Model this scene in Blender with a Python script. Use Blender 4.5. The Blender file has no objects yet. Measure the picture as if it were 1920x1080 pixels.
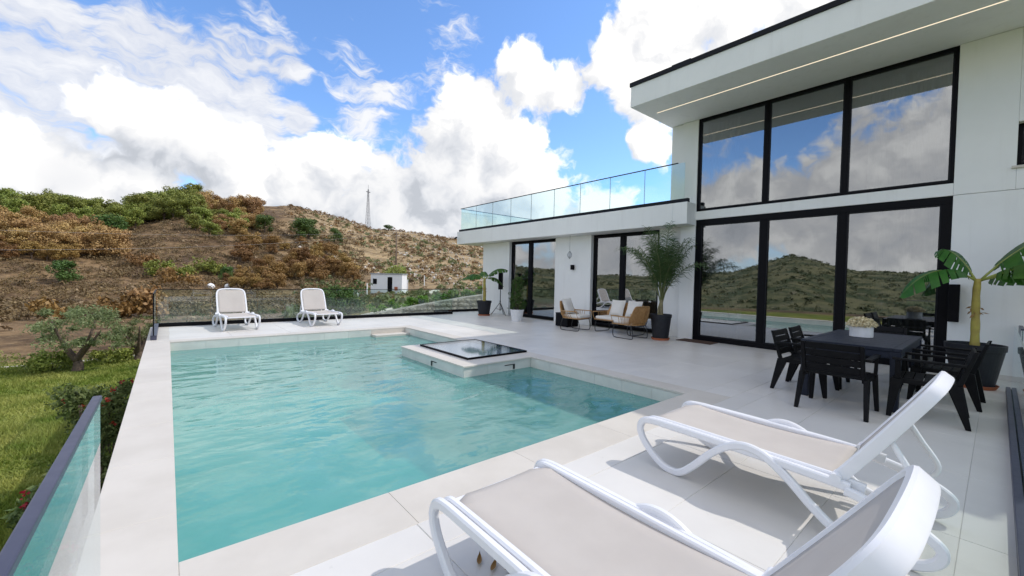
import bpy, bmesh, math, random
import numpy as np
from mathutils import Vector, Matrix, Euler
from mathutils import noise as mnoise

# ------------------------------------------------------------------ camera, sky, sun, exposure
scene = bpy.context.scene
COL = scene.collection
R = math.radians

cam_data = bpy.data.cameras.new("camera")
cam_data.sensor_width = 36.0
cam_data.lens = 36.0 * 767.785 / 1920.0
cam_data.clip_start = 0.05
cam_data.clip_end = 20000.0
cam = bpy.data.objects.new("camera", cam_data)
COL.objects.link(cam)
_fw = Vector((0.64391252, 0.76473853, -0.0234871))
_rt = Vector((0.76509697, -0.64353441, 0.02213795))
_up = Vector((-0.00181498, 0.03222482, 0.999479))
cam.matrix_world = Matrix(((_rt.x, _up.x, -_fw.x, 0.0), (_rt.y, _up.y, -_fw.y, 0.0), (_rt.z, _up.z, -_fw.z, 1.45), (0, 0, 0, 1)))
scene.camera = cam

SUN_DIR = Vector((0.72, -0.41, 1.0)).normalized()          # towards the sun: over the house, to the right
SUN_EL = math.asin(SUN_DIR.z)
SUN_STRENGTH = 2.15
SKY_STRENGTH = 0.15
sun_data = bpy.data.lights.new("sun", 'SUN')
sun_data.energy = SUN_STRENGTH
sun_data.angle = R(0.55)
sun_data.color = (1.0, 0.95, 0.88)
sun = bpy.data.objects.new("sun", sun_data)
COL.objects.link(sun)
sun.rotation_euler = SUN_DIR.to_track_quat('Z', 'Y').to_euler()

scene.view_settings.view_transform = 'Standard'
scene.view_settings.look = 'None'
scene.view_settings.gamma = 1.0
scene.view_settings.exposure = 0.31
scene.view_settings.use_curve_mapping = False
scene.render.engine = 'CYCLES'
scene.cycles.max_bounces = 8
scene.cycles.transparent_max_bounces = 24
scene.cycles.diffuse_bounces = 3
scene.cycles.glossy_bounces = 4
scene.cycles.transmission_bounces = 6
scene.cycles.caustics_reflective = False
scene.cycles.caustics_refractive = False
scene.cycles.use_denoising = True


class NT:
    """short-hand for building node trees"""
    def __init__(self, tree):
        self.t = tree
        tree.nodes.clear()

    def n(self, kind, **kw):
        nd = self.t.nodes.new(kind)
        for k, v in kw.items():
            setattr(nd, k, v)
        return nd

    def put(self, sock, v):
        if hasattr(v, 'is_linked') or isinstance(v, bpy.types.NodeSocket):
            self.t.links.new(v, sock)
        else:
            sock.default_value = v

    def m(self, op, a, b=0.0, c=0.0, clamp=False):
        nd = self.n('ShaderNodeMath', operation=op, use_clamp=clamp)
        for i, v in enumerate((a, b, c)):
            self.put(nd.inputs[i], v)
        return nd.outputs[0]

    def vm(self, op, a, b=(0, 0, 0), scale=None):
        nd = self.n('ShaderNodeVectorMath', operation=op)
        self.put(nd.inputs[0], a)
        self.put(nd.inputs[1], b)
        if scale is not None:
            self.put(nd.inputs['Scale'], scale)
        return nd.outputs['Value'] if op in ('LENGTH', 'DOT_PRODUCT', 'DISTANCE') else nd.outputs['Vector']

    def ss(self, x, lo, hi):
        nd = self.n('ShaderNodeMapRange', interpolation_type='SMOOTHSTEP')
        self.put(nd.inputs['Value'], x)
        self.put(nd.inputs['From Min'], lo)
        self.put(nd.inputs['From Max'], hi)
        nd.inputs['To Min'].default_value = 0.0
        nd.inputs['To Max'].default_value = 1.0
        return nd.outputs['Result']

    def noise(self, vec, scale, detail=4.0, rough=0.5, dist=0.0, kind='FBM', col=False):
        nd = self.n('ShaderNodeTexNoise', noise_dimensions='3D', noise_type=kind)
        if kind == 'FBM':
            nd.normalize = True
        self.put(nd.inputs['Vector'], vec)
        nd.inputs['Scale'].default_value = scale
        nd.inputs['Detail'].default_value = detail
        nd.inputs['Roughness'].default_value = rough
        nd.inputs['Distortion'].default_value = dist
        return nd.outputs['Color' if col else 0]

    def voro(self, vec, scale, detail=0.0, rough=0.5, feature='F1', smooth=None):
        nd = self.n('ShaderNodeTexVoronoi', voronoi_dimensions='3D', feature=feature)
        self.put(nd.inputs['Vector'], vec)
        nd.inputs['Scale'].default_value = scale
        nd.inputs['Detail'].default_value = detail
        nd.inputs['Roughness'].default_value = rough
        if smooth is not None:
            nd.inputs['Smoothness'].default_value = smooth
        return nd.outputs['Distance']

    def mix(self, f, a, b):
        nd = self.n('ShaderNodeMix', data_type='RGBA')
        self.put(nd.inputs[0], f)
        self.put(nd.inputs[6], a)
        self.put(nd.inputs[7], b)
        return nd.outputs[2]

    def ramp(self, f, stops):
        nd = self.n('ShaderNodeValToRGB')
        cr = nd.color_ramp
        while len(cr.elements) > 1:
            cr.elements.remove(cr.elements[-1])
        cr.elements[0].position, cr.elements[0].color = stops[0][0], (*stops[0][1], 1)
        for p_, c_ in stops[1:]:
            e = cr.elements.new(p_)
            e.color = (*c_, 1)
        self.put(nd.inputs[0], f)
        return nd.outputs[0]


# the cloud fields: direction of each cloud bank's middle and its angular half-size (radians)
CUMULUS = [
    (0.527, 0.779, 0.338, 0.157), (0.615, 0.732, 0.293, 0.111), (0.652, 0.733, 0.194, 0.165), (0.524, 0.825, 0.213, 0.207),
    (0.379, 0.911, 0.161, 0.153), (0.289, 0.928, 0.237, 0.11), (0.212, 0.96, 0.184, 0.118), (0.119, 0.978, 0.172, 0.107),
    (0.592, 0.674, 0.441, 0.092), (0.661, 0.62, 0.422, 0.064), (0.708, 0.531, 0.466, 0.089), (0.746, 0.435, 0.504, 0.125),
    (0.788, 0.333, 0.518, 0.142), (0.766, 0.497, 0.407, 0.09), (0.812, 0.496, 0.306, 0.072), (0.776, 0.614, 0.145, 0.113),
    (-0.025, 0.967, 0.254, 0.093), (-0.081, 0.963, 0.256, 0.053), (0.034, 0.971, 0.236, 0.094), (0.109, 0.97, 0.216, 0.1),
    (-0.175, 0.972, 0.156, 0.078), (-0.105, 0.984, 0.141, 0.084), (-0.032, 0.987, 0.158, 0.086), (0.618, 0.779, 0.105, 0.181),
    (0.448, 0.888, 0.098, 0.151),
]
HIGH = [
    (-0.153, 0.928, 0.339, 0.134), (-0.125, 0.955, 0.271, 0.168), (-0.01, 0.935, 0.353, 0.155), (0.086, 0.924, 0.373, 0.128),
    (0.168, 0.898, 0.406, 0.067), (0.081, 0.953, 0.292, 0.161), (-0.045, 0.964, 0.262, 0.137), (0.204, 0.928, 0.313, 0.049),
]
WISP = [
    (0.33, 0.858, 0.393, 0.134), (0.45, 0.781, 0.433, 0.137), (0.309, 0.89, 0.335, 0.125), (0.138, 0.877, 0.46, 0.088),
]

# the grey undersides
UNDER = [
    (0.464, 0.869, 0.173, 0.212), (0.349, 0.928, 0.129, 0.17), (0.606, 0.785, 0.13, 0.18), (0.245, 0.962, 0.12, 0.128),
    (-0.032, 0.98, 0.195, 0.085), (0.043, 0.982, 0.185, 0.091), (-0.128, 0.98, 0.15, 0.069),
]

world = bpy.data.worlds.new("World")
scene.world = world
world.use_nodes = True
w = NT(world.node_tree)
sky = w.n('ShaderNodeTexSky', sky_type='NISHITA')
sky.sun_disc = False
sky.sun_elevation = SUN_EL
sky.sun_rotation = math.atan2(SUN_DIR.x, SUN_DIR.y)
sky.altitude = 200.0
sky.air_density = 1.0
sky.dust_density = 0.4
sky.ozone_density = 1.6
tc = w.n('ShaderNodeTexCoord')
D = tc.outputs['Generated']
sepd = w.n('ShaderNodeSeparateXYZ')
w.put(sepd.inputs[0], D)
dz = sepd.outputs['Z']


def blob_field(lst, vec):
    acc = None
    for (bx_, by_, bz_, br_) in lst:
        dist = w.vm('DISTANCE', vec, (bx_, by_, bz_))
        v = w.m('MULTIPLY_ADD', dist, -1.0 / br_, 1.0)
        acc = v if acc is None else w.m('SMOOTH_MAX', acc, v, 0.25)
    return acc


# wherever no bank is listed the sky goes on with banks made by low noise
inview = w.m('MULTIPLY_ADD', w.ss(w.vm('DISTANCE', D, (0.36, 0.88, 0.26)), 0.50, 0.72), 3.0, -3.0)
far_bank = w.m('ADD', w.m('MULTIPLY_ADD', w.noise(D, 2.3, 2.0, 0.5), 5.0, -2.2), inview)
warp = w.vm('SUBTRACT', w.noise(D, 10.0, 3.0, 0.6, col=True), (0.5, 0.5, 0.5))
wob = w.vm('ADD', D, w.vm('SCALE', warp, scale=0.085))


def cum_density(vec, det):
    base = w.m('SMOOTH_MAX', blob_field(CUMULUS, vec), far_bank, 0.3)
    base = w.m('MINIMUM', base, 0.8)
    fine = w.noise(vec, 17.0, det, 0.58)
    return w.m('MULTIPLY_ADD', fine, 2.0, w.m('MULTIPLY_ADD', base, 1.8, -1.32))


c0 = cum_density(wob, 7.0)
c1 = cum_density(w.vm('ADD', wob, (0.034, -0.026, 0.044)), 4.0)
cum_a = w.ss(c0, -0.06, 0.38)
lit = w.ss(w.m('SUBTRACT', c0, c1), -0.80, 0.55)
under = w.m('MULTIPLY', w.ss(blob_field(UNDER, wob), -0.30, 1.0), 0.46)
broad = w.noise(w.vm('MULTIPLY', D, (1.0, 1.0, 1.7)), 4.2, 2.0, 0.5)
shade = w.m('MAXIMUM', under, w.m('MULTIPLY', w.m('MULTIPLY', w.ss(broad, 0.40, 0.66), w.ss(dz, 0.5, 0.16)), w.m('MULTIPLY_ADD', inview, 0.10, 0.30)))
bright = w.m('SUBTRACT', w.m('MULTIPLY_ADD', lit, 0.70, 0.37), shade, clamp=True)
cum_col = w.ramp(bright, [(0.0, (0.46, 0.485, 0.53)), (0.25, (0.60, 0.62, 0.66)), (0.5, (0.69, 0.70, 0.725)), (0.75, (0.79, 0.79, 0.795)), (1.0, (1.02, 1.01, 0.99))])

# the high, combed-out layer
HV = w.vm('MULTIPLY', w.vm('ADD', D, w.vm('SCALE', warp, scale=0.10)), (1.0, 0.7, 3.2))
hn = w.noise(HV, 7.0, 7.0, 0.62)
hb = w.m('SMOOTH_MAX', w.m('SMOOTH_MAX', blob_field(HIGH, D), w.m('MULTIPLY', blob_field(WISP, D), 0.40), 0.1), w.m('ADD', w.m('MULTIPLY_ADD', w.noise(D, 1.9, 1.0, 0.5), 4.0, -2.3), inview), 0.3)
hd = w.m('MULTIPLY_ADD', hn, 2.6, w.m('MULTIPLY_ADD', w.m('MINIMUM', hb, 0.6), 1.6, -1.75))
hi_a = w.m('MULTIPLY', w.ss(hd, -0.12, 0.42), 0.94)
hi_col = w.mix(w.ss(hn, 0.35, 0.7), (0.58, 0.61, 0.69, 1), (0.81, 0.81, 0.815, 1))

blue = w.n('ShaderNodeVectorMath', operation='MULTIPLY')
w.put(blue.inputs[0], sky.outputs['Color'])
blue.inputs[1].default_value = (SKY_STRENGTH * 0.90, SKY_STRENGTH * 1.12, SKY_STRENGTH * 1.38)
haze_low = w.ss(dz, 0.20, 0.0)
skyc = w.mix(w.m('MULTIPLY', haze_low, 0.75), blue.outputs[0], (0.62, 0.74, 0.90, 1))
skyc = w.mix(hi_a, skyc, hi_col)
skyc = w.mix(cum_a, skyc, cum_col)
bg = w.n('ShaderNodeBackground')
w.put(bg.inputs['Color'], skyc)
bg.inputs['Strength'].default_value = 1.0
wo = w.n('ShaderNodeOutputWorld')
w.put(wo.inputs['Surface'], bg.outputs[0])
world.cycles.sampling_method = 'MANUAL'
world.cycles.sample_map_resolution = 1024

# ------------------------------------------------------------------ helpers
def new_mat(name):
    m = bpy.data.materials.new(name)
    m.use_nodes = True
    return m, NT(m.node_tree)


def principled(t, base, rough=0.5, metal=0.0, normal=None, spec=0.5):
    b = t.n('ShaderNodeBsdfPrincipled')
    t.put(b.inputs['Base Color'], base if not isinstance(base, tuple) else (*base[:3], 1))
    t.put(b.inputs['Roughness'], rough)
    t.put(b.inputs['Metallic'], metal)
    t.put(b.inputs['Specular IOR Level'], spec)
    if normal is not None:
        t.put(b.inputs['Normal'], normal)
    return b


def out(t, sh):
    o = t.n('ShaderNodeOutputMaterial')
    t.put(o.inputs['Surface'], sh)


def bump(t, height, strength=0.3, dist=0.01):
    b = t.n('ShaderNodeBump')
    b.inputs['Strength'].default_value = strength
    b.inputs['Distance'].default_value = dist
    t.put(b.inputs['Height'], height)
    return b.outputs[0]


def pos(t):
    return t.n('ShaderNodeNewGeometry').outputs['Position']


def surf(name, c1, c2=None, scale=4.0, rough=0.5, rvar=0.08, bumps=0.0, bscale=60.0, bdist=0.003, metal=0.0, rnd=0.0, detail=6.0, spec=0.5, objco=False):
    """plain surface with two-tone mottling, a little gloss variation and fine relief"""
    m, t = new_mat(name)
    P = t.n('ShaderNodeTexCoord').outputs['Object'] if objco else pos(t)
    c2 = c2 or tuple(v * 0.86 for v in c1)
    f = t.noise(P, scale, detail, 0.6)
    col = t.mix(t.ss(f, 0.3, 0.7), (*c1, 1), (*c2, 1))
    if rnd:
        oi = t.n('ShaderNodeObjectInfo').outputs['Random']
        hsv = t.n('ShaderNodeHueSaturation')
        t.put(hsv.inputs['Value'], t.m('MULTIPLY_ADD', oi, rnd, 1.0 - rnd / 2))
        t.put(hsv.inputs['Color'], col)
        col = hsv.outputs[0]
    rg = t.m('MULTIPLY_ADD', t.noise(P, scale * 2.7, 4.0), rvar * 2, rough - rvar)
    nrm = bump(t, t.noise(P, bscale, 5.0, 0.6), bumps, bdist) if bumps else None
    out(t, principled(t, col, rg, metal, nrm, spec).outputs[0])
    return m


def leaf(name, c1, c2, scale=3.0, rnd=0.35, trans=0.3, rough=0.55):
    m, t = new_mat(name)
    P = pos(t)
    oi = t.n('ShaderNodeObjectInfo').outputs['Random']
    f = t.noise(P, scale, 5.0, 0.7)
    col = t.mix(t.ss(f, 0.32, 0.68), (*c1, 1), (*c2, 1))
    hsv = t.n('ShaderNodeHueSaturation')
    t.put(hsv.inputs['Value'], t.m('MULTIPLY_ADD', oi, rnd, 1.0 - rnd / 2))
    t.put(hsv.inputs['Hue'], t.m('MULTIPLY_ADD', oi, 0.03, 0.485))
    t.put(hsv.inputs['Color'], col)
    b = principled(t, hsv.outputs[0], rough, 0.0, None, 0.3)
    tr = t.n('ShaderNodeBsdfTranslucent')
    t.put(tr.inputs['Color'], hsv.outputs[0])
    mx = t.n('ShaderNodeMixShader')
    mx.inputs[0].default_value = trans
    t.put(mx.inputs[1], b.outputs[0])
    t.put(mx.inputs[2], tr.outputs[0])
    out(t, mx.outputs[0])
    return m


def glass(name, tint, ior, rough=0.0):
    m, t = new_mat(name)
    tr = t.n('ShaderNodeBsdfTransparent')
    tr.inputs[0].default_value = (*tint, 1)
    gl = t.n('ShaderNodeBsdfGlossy')
    gl.inputs['Color'].default_value = (0.95, 0.97, 1.0, 1)
    gl.inputs['Roughness'].default_value = rough
    fr = t.n('ShaderNodeFresnel')
    fr.inputs['IOR'].default_value = ior
    # the same pane from inside and outside
    mx = t.n('ShaderNodeMixShader')
    lw = t.n('ShaderNodeLayerWeight')
    r0 = ((ior - 1) / (ior + 1)) ** 2
    c = t.m('SUBTRACT', 1.0, lw.outputs['Facing'])
    # schlick from the facing angle, equal on both faces of the pane
    k = t.m('POWER', lw.outputs['Facing'], 1.0)
    lw.inputs['Blend'].default_value = 0.5
    f5 = t.m('POWER', k, 5.0)
    fac = t.m('MULTIPLY_ADD', f5, 1.0 - r0, r0)
    t.put(mx.inputs[0], fac)
    t.put(mx.inputs[1], tr.outputs[0])
    t.put(mx.inputs[2], gl.outputs[0])
    out(t, mx.outputs[0])
    return m


class MB:
    """collects shapes and links them as one mesh object"""
    def __init__(self):
        self.v = []
        self.f = []

    def add(self, vs, fs):
        o = len(self.v)
        self.v.extend([tuple(map(float, q)) for q in vs])
        self.f.extend([tuple(i + o for i in q) for q in fs])
        return self

    def box(self, x0, x1, y0, y1, z0, z1):
        vs = [(x0, y0, z0), (x1, y0, z0), (x1, y1, z0), (x0, y1, z0), (x0, y0, z1), (x1, y0, z1), (x1, y1, z1), (x0, y1, z1)]
        return self.add(vs, [(3, 2, 1, 0), (4, 5, 6, 7), (0, 1, 5, 4), (1, 2, 6, 5), (2, 3, 7, 6), (3, 0, 4, 7)])

    def hexa(self, bot, top):
        """eight corners: bottom ring then top ring, counter-clockwise from above"""
        return self.add(list(bot) + list(top), [(3, 2, 1, 0), (4, 5, 6, 7), (0, 1, 5, 4), (1, 2, 6, 5), (2, 3, 7, 6), (3, 0, 4, 7)])

    def prism(self, poly, z0, z1):
        n = len(poly)
        vs = [(x, y, z0) for x, y in poly] + [(x, y, z1) for x, y in poly]
        fs = [tuple(range(n - 1, -1, -1)), tuple(range(n, 2 * n))] + [(i, (i + 1) % n, n + (i + 1) % n, n + i) for i in range(n)]
        return self.add(vs, fs)

    def tube(self, pts, rad, n=8, closed=False):
        pts = [Vector(q) for q in pts]
        N = len(pts)
        rr = rad if hasattr(rad, '__len__') else [rad] * N
        rings = []
        prev = None
        for i in range(N):
            a = pts[(i - 1) % N] if closed else pts[max(i - 1, 0)]
            b = pts[(i + 1) % N] if closed else pts[min(i + 1, N - 1)]
            tg = (b - a).normalized()
            ref = prev if prev is not None else (Vector((0, 0, 1)) if abs(tg.z) < 0.9 else Vector((1, 0, 0)))
            s = (ref - tg * ref.dot(tg))
            s = s.normalized() if s.length > 1e-6 else tg.orthogonal().normalized()
            u = tg.cross(s)
            prev = s
            rings.append([pts[i] + (s * math.cos(2 * math.pi * k / n) + u * math.sin(2 * math.pi * k / n)) * rr[i] for k in range(n)])
        vs = [q for rg in rings for q in rg]
        fs = []
        for i in range(N if closed else N - 1):
            j = (i + 1) % N
            for k in range(n):
                fs.append((i * n + k, i * n + (k + 1) % n, j * n + (k + 1) % n, j * n + k))
        if not closed:
            fs.append(tuple(range(n - 1, -1, -1)))
            fs.append(tuple((N - 1) * n + k for k in range(n)))
        return self.add(vs, fs)

    def lathe(self, prof, n=24, cx=0.0, cy=0.0, cap=True):
        vs = []
        for (r_, z_) in prof:
            vs += [(cx + r_ * math.cos(2 * math.pi * k / n), cy + r_ * math.sin(2 * math.pi * k / n), z_) for k in range(n)]
        fs = []
        for i in range(len(prof) - 1):
            for k in range(n):
                fs.append((i * n + k, i * n + (k + 1) % n, (i + 1) * n + (k + 1) % n, (i + 1) * n + k))
        if cap:
            fs.append(tuple(range(n - 1, -1, -1)))
            fs.append(tuple((len(prof) - 1) * n + k for k in range(n)))
        return self.add(vs, fs)

    def band(self, path, x0, wx, th):
        """rounded flat bar swept along a path given in (y, z), wx wide in x from its middle x0"""
        N = len(path)
        c = min(wx, th) * 0.22
        h, w_ = th / 2, wx / 2
        sec = [(-w_ + c, -h), (w_ - c, -h), (w_, -h + c), (w_, h - c), (w_ - c, h), (-w_ + c, h), (-w_, h - c), (-w_, -h + c)]
        vs = []
        for i in range(N):
            a = path[max(i - 1, 0)]
            b = path[min(i + 1, N - 1)]
            ty, tz = b[0] - a[0], b[1] - a[1]
            L = math.hypot(ty, tz) or 1.0
            ny, nz = -tz / L, ty / L
            for sx, sn in sec:
                vs.append(((x0[i] if hasattr(x0, '__len__') else x0) + sx, path[i][0] + ny * sn, path[i][1] + nz * sn))
        fs = []
        for i in range(N - 1):
            for k in range(8):
                fs.append((i * 8 + k, i * 8 + (k + 1) % 8, (i + 1) * 8 + (k + 1) % 8, (i + 1) * 8 + k))
        fs.append(tuple(range(7, -1, -1)))
        fs.append(tuple((N - 1) * 8 + k for k in range(8)))
        return self.add(vs, fs)

    def mesh(self, name):
        me = bpy.data.meshes.new(name)
        me.from_pydata(self.v, [], self.f)
        me.update()
        return me

    def build(self, name, mat, parent=None, bevel=0.0, smooth=False, segs=2, solid=0.0, fixn=False, sharp=False):
        me = self.mesh(name)
        if fixn:
            bm = bmesh.new()
            bm.from_mesh(me)
            bmesh.ops.recalc_face_normals(bm, faces=bm.faces)
            bm.to_mesh(me)
            bm.free()
        o = link(name, me, mat, parent, bevel, smooth, segs, solid)
        if sharp:
            me.set_sharp_from_angle(angle=R(34))
        return o


def link(name, me, mat, parent=None, bevel=0.0, smooth=False, segs=2, solid=0.0):
    o = bpy.data.objects.new(name, me)
    COL.objects.link(o)
    if mat is not None and not me.materials:
        me.materials.append(mat)
    if parent is not None:
        o.parent = parent
    if smooth:
        me.polygons.foreach_set('use_smooth', [True] * len(me.polygons))
    if solid:
        md = o.modifiers.new('solid', 'SOLIDIFY')
        md.thickness = solid
        md.offset = 0.0
    if bevel:
        md = o.modifiers.new('bevel', 'BEVEL')
        md.width = bevel
        md.segments = segs
        md.limit_method = 'ANGLE'
        md.angle_limit = R(40)
        md.harden_normals = False
    return o


def np_mesh(name, V, F):
    """V (n,3), F (m,k) arrays -> mesh, fast"""
    me = bpy.data.meshes.new(name)
    V = np.asarray(V, np.float32)
    F = np.asarray(F, np.int32)
    k = F.shape[1]
    me.vertices.add(len(V))
    me.vertices.foreach_set('co', V.ravel())
    me.loops.add(F.size)
    me.loops.foreach_set('vertex_index', F.ravel())
    me.polygons.add(len(F))
    me.polygons.foreach_set('loop_start', np.arange(0, F.size, k, dtype=np.int32))
    me.polygons.foreach_set('loop_total', np.full(len(F), k, np.int32))
    me.update(calc_edges=True)
    me.validate()
    return me


def thing(name, label, cat, loc=(0, 0, 0), rz=0.0, group=None):
    o = bpy.data.objects.new(name, None)
    COL.objects.link(o)
    o.empty_display_size = 0.1
    o.location = loc
    o.rotation_euler = (0, 0, rz)
    return tag(o, label, cat, group)


def tag(o, label=None, cat=None, group=None, kind=None):
    if label:
        o['label'] = label
    if cat:
        o['category'] = cat
    if group:
        o['group'] = group
    if kind:
        o['kind'] = kind
    return o


def copy_tree(o, parent=None):
    c = o.copy()
    COL.objects.link(c)
    if parent is not None:
        c.parent = parent
    for ch in list(o.children):
        copy_tree(ch, c)
    return c


def spline(pts, per=6):
    """Catmull-Rom through 2-D or 3-D points"""
    P = [np.array(q, float) for q in pts]
    P = [2 * P[0] - P[1]] + P + [2 * P[-1] - P[-2]]
    res = []
    for i in range(1, len(P) - 2):
        for k in range(per):
            t = k / per
            a, b, c, d = P[i - 1], P[i], P[i + 1], P[i + 2]
            res.append(0.5 * ((2 * b) + (-a + c) * t + (2 * a - 5 * b + 4 * c - d) * t * t + (-a + 3 * b - 3 * c + d) * t ** 3))
    res.append(P[-2])
    return [tuple(q) for q in res]


def leaves(rng, cen, nrm, size, aspect=0.5, twist=None):
    """one pointed quad per centre, facing roughly along nrm"""
    n = len(cen)
    nrm = nrm / (np.linalg.norm(nrm, axis=1, keepdims=True) + 1e-9)
    a = rng.normal(size=(n, 3))
    u = np.cross(nrm, a)
    u /= (np.linalg.norm(u, axis=1, keepdims=True) + 1e-9)
    v = np.cross(nrm, u)
    s = np.asarray(size).reshape(-1, 1) * np.ones((n, 1))
    V = np.stack([cen - u * s, cen - v * s * aspect, cen + u * s, cen + v * s * aspect], 1).reshape(-1, 3)
    F = np.arange(4 * n).reshape(n, 4)
    return V, F


def join(parts):
    Vs, Fs, o = [], [], 0
    for V, F in parts:
        Vs.append(V)
        Fs.append(F + o)
        o += len(V)
    return np.concatenate(Vs), np.concatenate(Fs)


def crown(rng, lobes, per, leaf_size, jitter=0.6, aspect=0.55, fill=0.75):
    """foliage over lobes (cx,cy,cz,rx,ry,rz): leaf-sized faces near each lobe's skin"""
    parts = []
    for (cx, cy, cz, rx, ry, rz) in lobes:
        d = rng.normal(size=(per, 3))
        d /= np.linalg.norm(d, axis=1, keepdims=True)
        rad = rng.uniform(fill, 1.08, size=(per, 1)) * (1 + 0.18 * np.sin(d[:, :1] * 7 + d[:, 2:] * 5 + cx * 9))
        c = np.array([cx, cy, cz]) + d * rad * np.array([rx, ry, rz])
        nr = d + rng.normal(scale=jitter, size=(per, 3))
        parts.append(leaves(rng, c, nr, leaf_size * rng.uniform(0.6, 1.35, size=per), aspect))
    return join(parts)


# ------------------------------------------------------------------ materials
M = {}
m_, t_ = new_mat('plaster_white')
P_ = pos(t_)
pc_ = t_.mix(t_.ss(t_.noise(P_, 1.3, 6.0, 0.6), 0.3, 0.7), (0.83, 0.83, 0.81, 1), (0.795, 0.795, 0.775, 1))
pc_ = t_.mix(t_.m('MULTIPLY', t_.ss(t_.noise(t_.vm('MULTIPLY', P_, (3.0, 3.0, 0.22)), 2.2, 5.0, 0.6), 0.52, 0.75), 0.28), pc_, (0.66, 0.65, 0.625, 1))
out(t_, principled(t_, pc_, 0.78, 0.0, bump(t_, t_.noise(P_, 160.0, 4.0, 0.6), 0.18, 0.002), 0.3).outputs[0])
M['plaster'] = m_
M['trim'] = surf('trim_anthracite', (0.010, 0.011, 0.015), None, 6.0, 0.42, 0.08, spec=0.15)
M['frame'] = surf('frame_black', (0.005, 0.005, 0.007), None, 6.0, 0.42, 0.08, spec=0.10)
m_, t_ = new_mat('tile_porcelain')
P_ = pos(t_)
tcol_ = t_.mix(t_.ss(t_.noise(P_, 1.1, 9.0, 0.62), 0.3, 0.7), (0.70, 0.672, 0.635, 1), (0.64, 0.612, 0.575, 1))
tcol_ = t_.mix(t_.m('MULTIPLY', t_.ss(t_.noise(P_, 0.55, 7.0, 0.7, 0.6), 0.56, 0.62), 0.16), tcol_, (0.47, 0.45, 0.42, 1))
tcol_ = t_.mix(t_.m('MULTIPLY', t_.ss(t_.noise(P_, 9.0, 5.0, 0.6), 0.66, 0.74), 0.30), tcol_, (0.44, 0.41, 0.37, 1))
toi_ = t_.n('ShaderNodeObjectInfo').outputs['Random']
ths_ = t_.n('ShaderNodeHueSaturation')
t_.put(ths_.inputs['Value'], t_.m('MULTIPLY_ADD', toi_, 0.07, 0.965))
t_.put(ths_.inputs['Color'], tcol_)
trg_ = t_.m('MULTIPLY_ADD', t_.noise(P_, 1.7, 6.0, 0.6), 0.30, 0.24)
out(t_, principled(t_, ths_.outputs[0], trg_, 0.0, bump(t_, t_.noise(P_, 220.0, 4.0, 0.6), 0.06, 0.001), 0.5).outputs[0])
M['tile'] = m_
M['grout'] = surf('grout', (0.56, 0.55, 0.53), None, 20.0, 0.9, 0.03)
M['coping'] = surf('coping_limestone', (0.62, 0.575, 0.515), (0.565, 0.52, 0.46), 2.1, 0.5, 0.08, 0.10, 160.0, 0.0012, rnd=0.07, detail=9.0)
M['pooltile'] = surf('pool_tile', (0.70, 0.69, 0.64), (0.60, 0.60, 0.56), 3.0, 0.35, 0.08, 0.04, 150.0, 0.001, rnd=0.08)
M['poolfloor'] = surf('pool_floor', (0.70, 0.82, 0.78), (0.63, 0.77, 0.73), 2.0, 0.5, 0.05)
M['resin'] = surf('resin_white', (0.80, 0.80, 0.83), (0.77, 0.77, 0.80), 9.0, 0.34, 0.06, 0.04, 320.0, 0.0006, objco=True)
M['blackresin'] = surf('resin_black', (0.005, 0.005, 0.006), (0.008, 0.008, 0.009), 14.0, 0.5, 0.08, 0.08, 160.0, 0.0008, objco=True, spec=0.12)
M['tableresin'] = surf('resin_anthracite', (0.012, 0.016, 0.028), (0.017, 0.021, 0.035), 12.0, 0.45, 0.08, 0.10, 140.0, 0.0008, objco=True, spec=0.25)
M['metal'] = surf('metal_black', (0.012, 0.012, 0.013), None, 10.0, 0.35, 0.08)
M['rail'] = surf('rail_grey', (0.055, 0.057, 0.095), (0.045, 0.047, 0.08), 10.0, 0.4, 0.08)
M['steel'] = surf('steel_grey', (0.36, 0.38, 0.40), None, 8.0, 0.5, 0.08, metal=0.3)
M['potdark'] = surf('pot_anthracite', (0.014, 0.015, 0.019), (0.019, 0.020, 0.025), 12.0, 0.55, 0.08, 0.1, 120.0, 0.001, spec=0.3)
M['terracotta'] = surf('terracotta', (0.42, 0.13, 0.055), (0.36, 0.11, 0.05), 12.0, 0.7, 0.05)
M['whitepot'] = surf('pot_white', (0.78, 0.78, 0.78), None, 9.0, 0.4, 0.05)
M['soil'] = surf('soil', (0.05, 0.035, 0.025), (0.09, 0.065, 0.045), 20.0, 0.95, 0.03, 0.6, 40.0, 0.02)
M['cushion'] = surf('cushion_cream', (0.74, 0.71, 0.66), (0.70, 0.67, 0.62), 6.0, 0.9, 0.03, 0.15, 220.0, 0.001)
M['wicker'] = surf('wicker_honey', (0.46, 0.27, 0.11), (0.36, 0.19, 0.07), 18.0, 0.5, 0.08, 0.2, 90.0, 0.002)
M['curtain'] = surf('curtain_sheer', (0.80, 0.78, 0.73), (0.74, 0.72, 0.67), 2.0, 0.95, 0.02)
M['floor_in'] = surf('floor_indoor', (0.40, 0.39, 0.37), None, 3.0, 0.4, 0.05)
M['wall_in'] = surf('wall_indoor', (0.42, 0.41, 0.39), None, 2.0, 0.8, 0.03)
M['bark'] = surf('bark', (0.16, 0.115, 0.08), (0.08, 0.055, 0.04), 14.0, 0.9, 0.04, 0.8, 30.0, 0.02)
M['banana_stem'] = surf('banana_stem', (0.40, 0.34, 0.06), (0.30, 0.22, 0.05), 7.0, 0.55, 0.06, 0.2, 40.0, 0.004)
M['rib'] = surf('leaf_rib', (0.30, 0.34, 0.07), None, 10.0, 0.5, 0.05)
M['palm_rib'] = surf('palm_rib', (0.13, 0.15, 0.05), None, 10.0, 0.5, 0.05)
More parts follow.
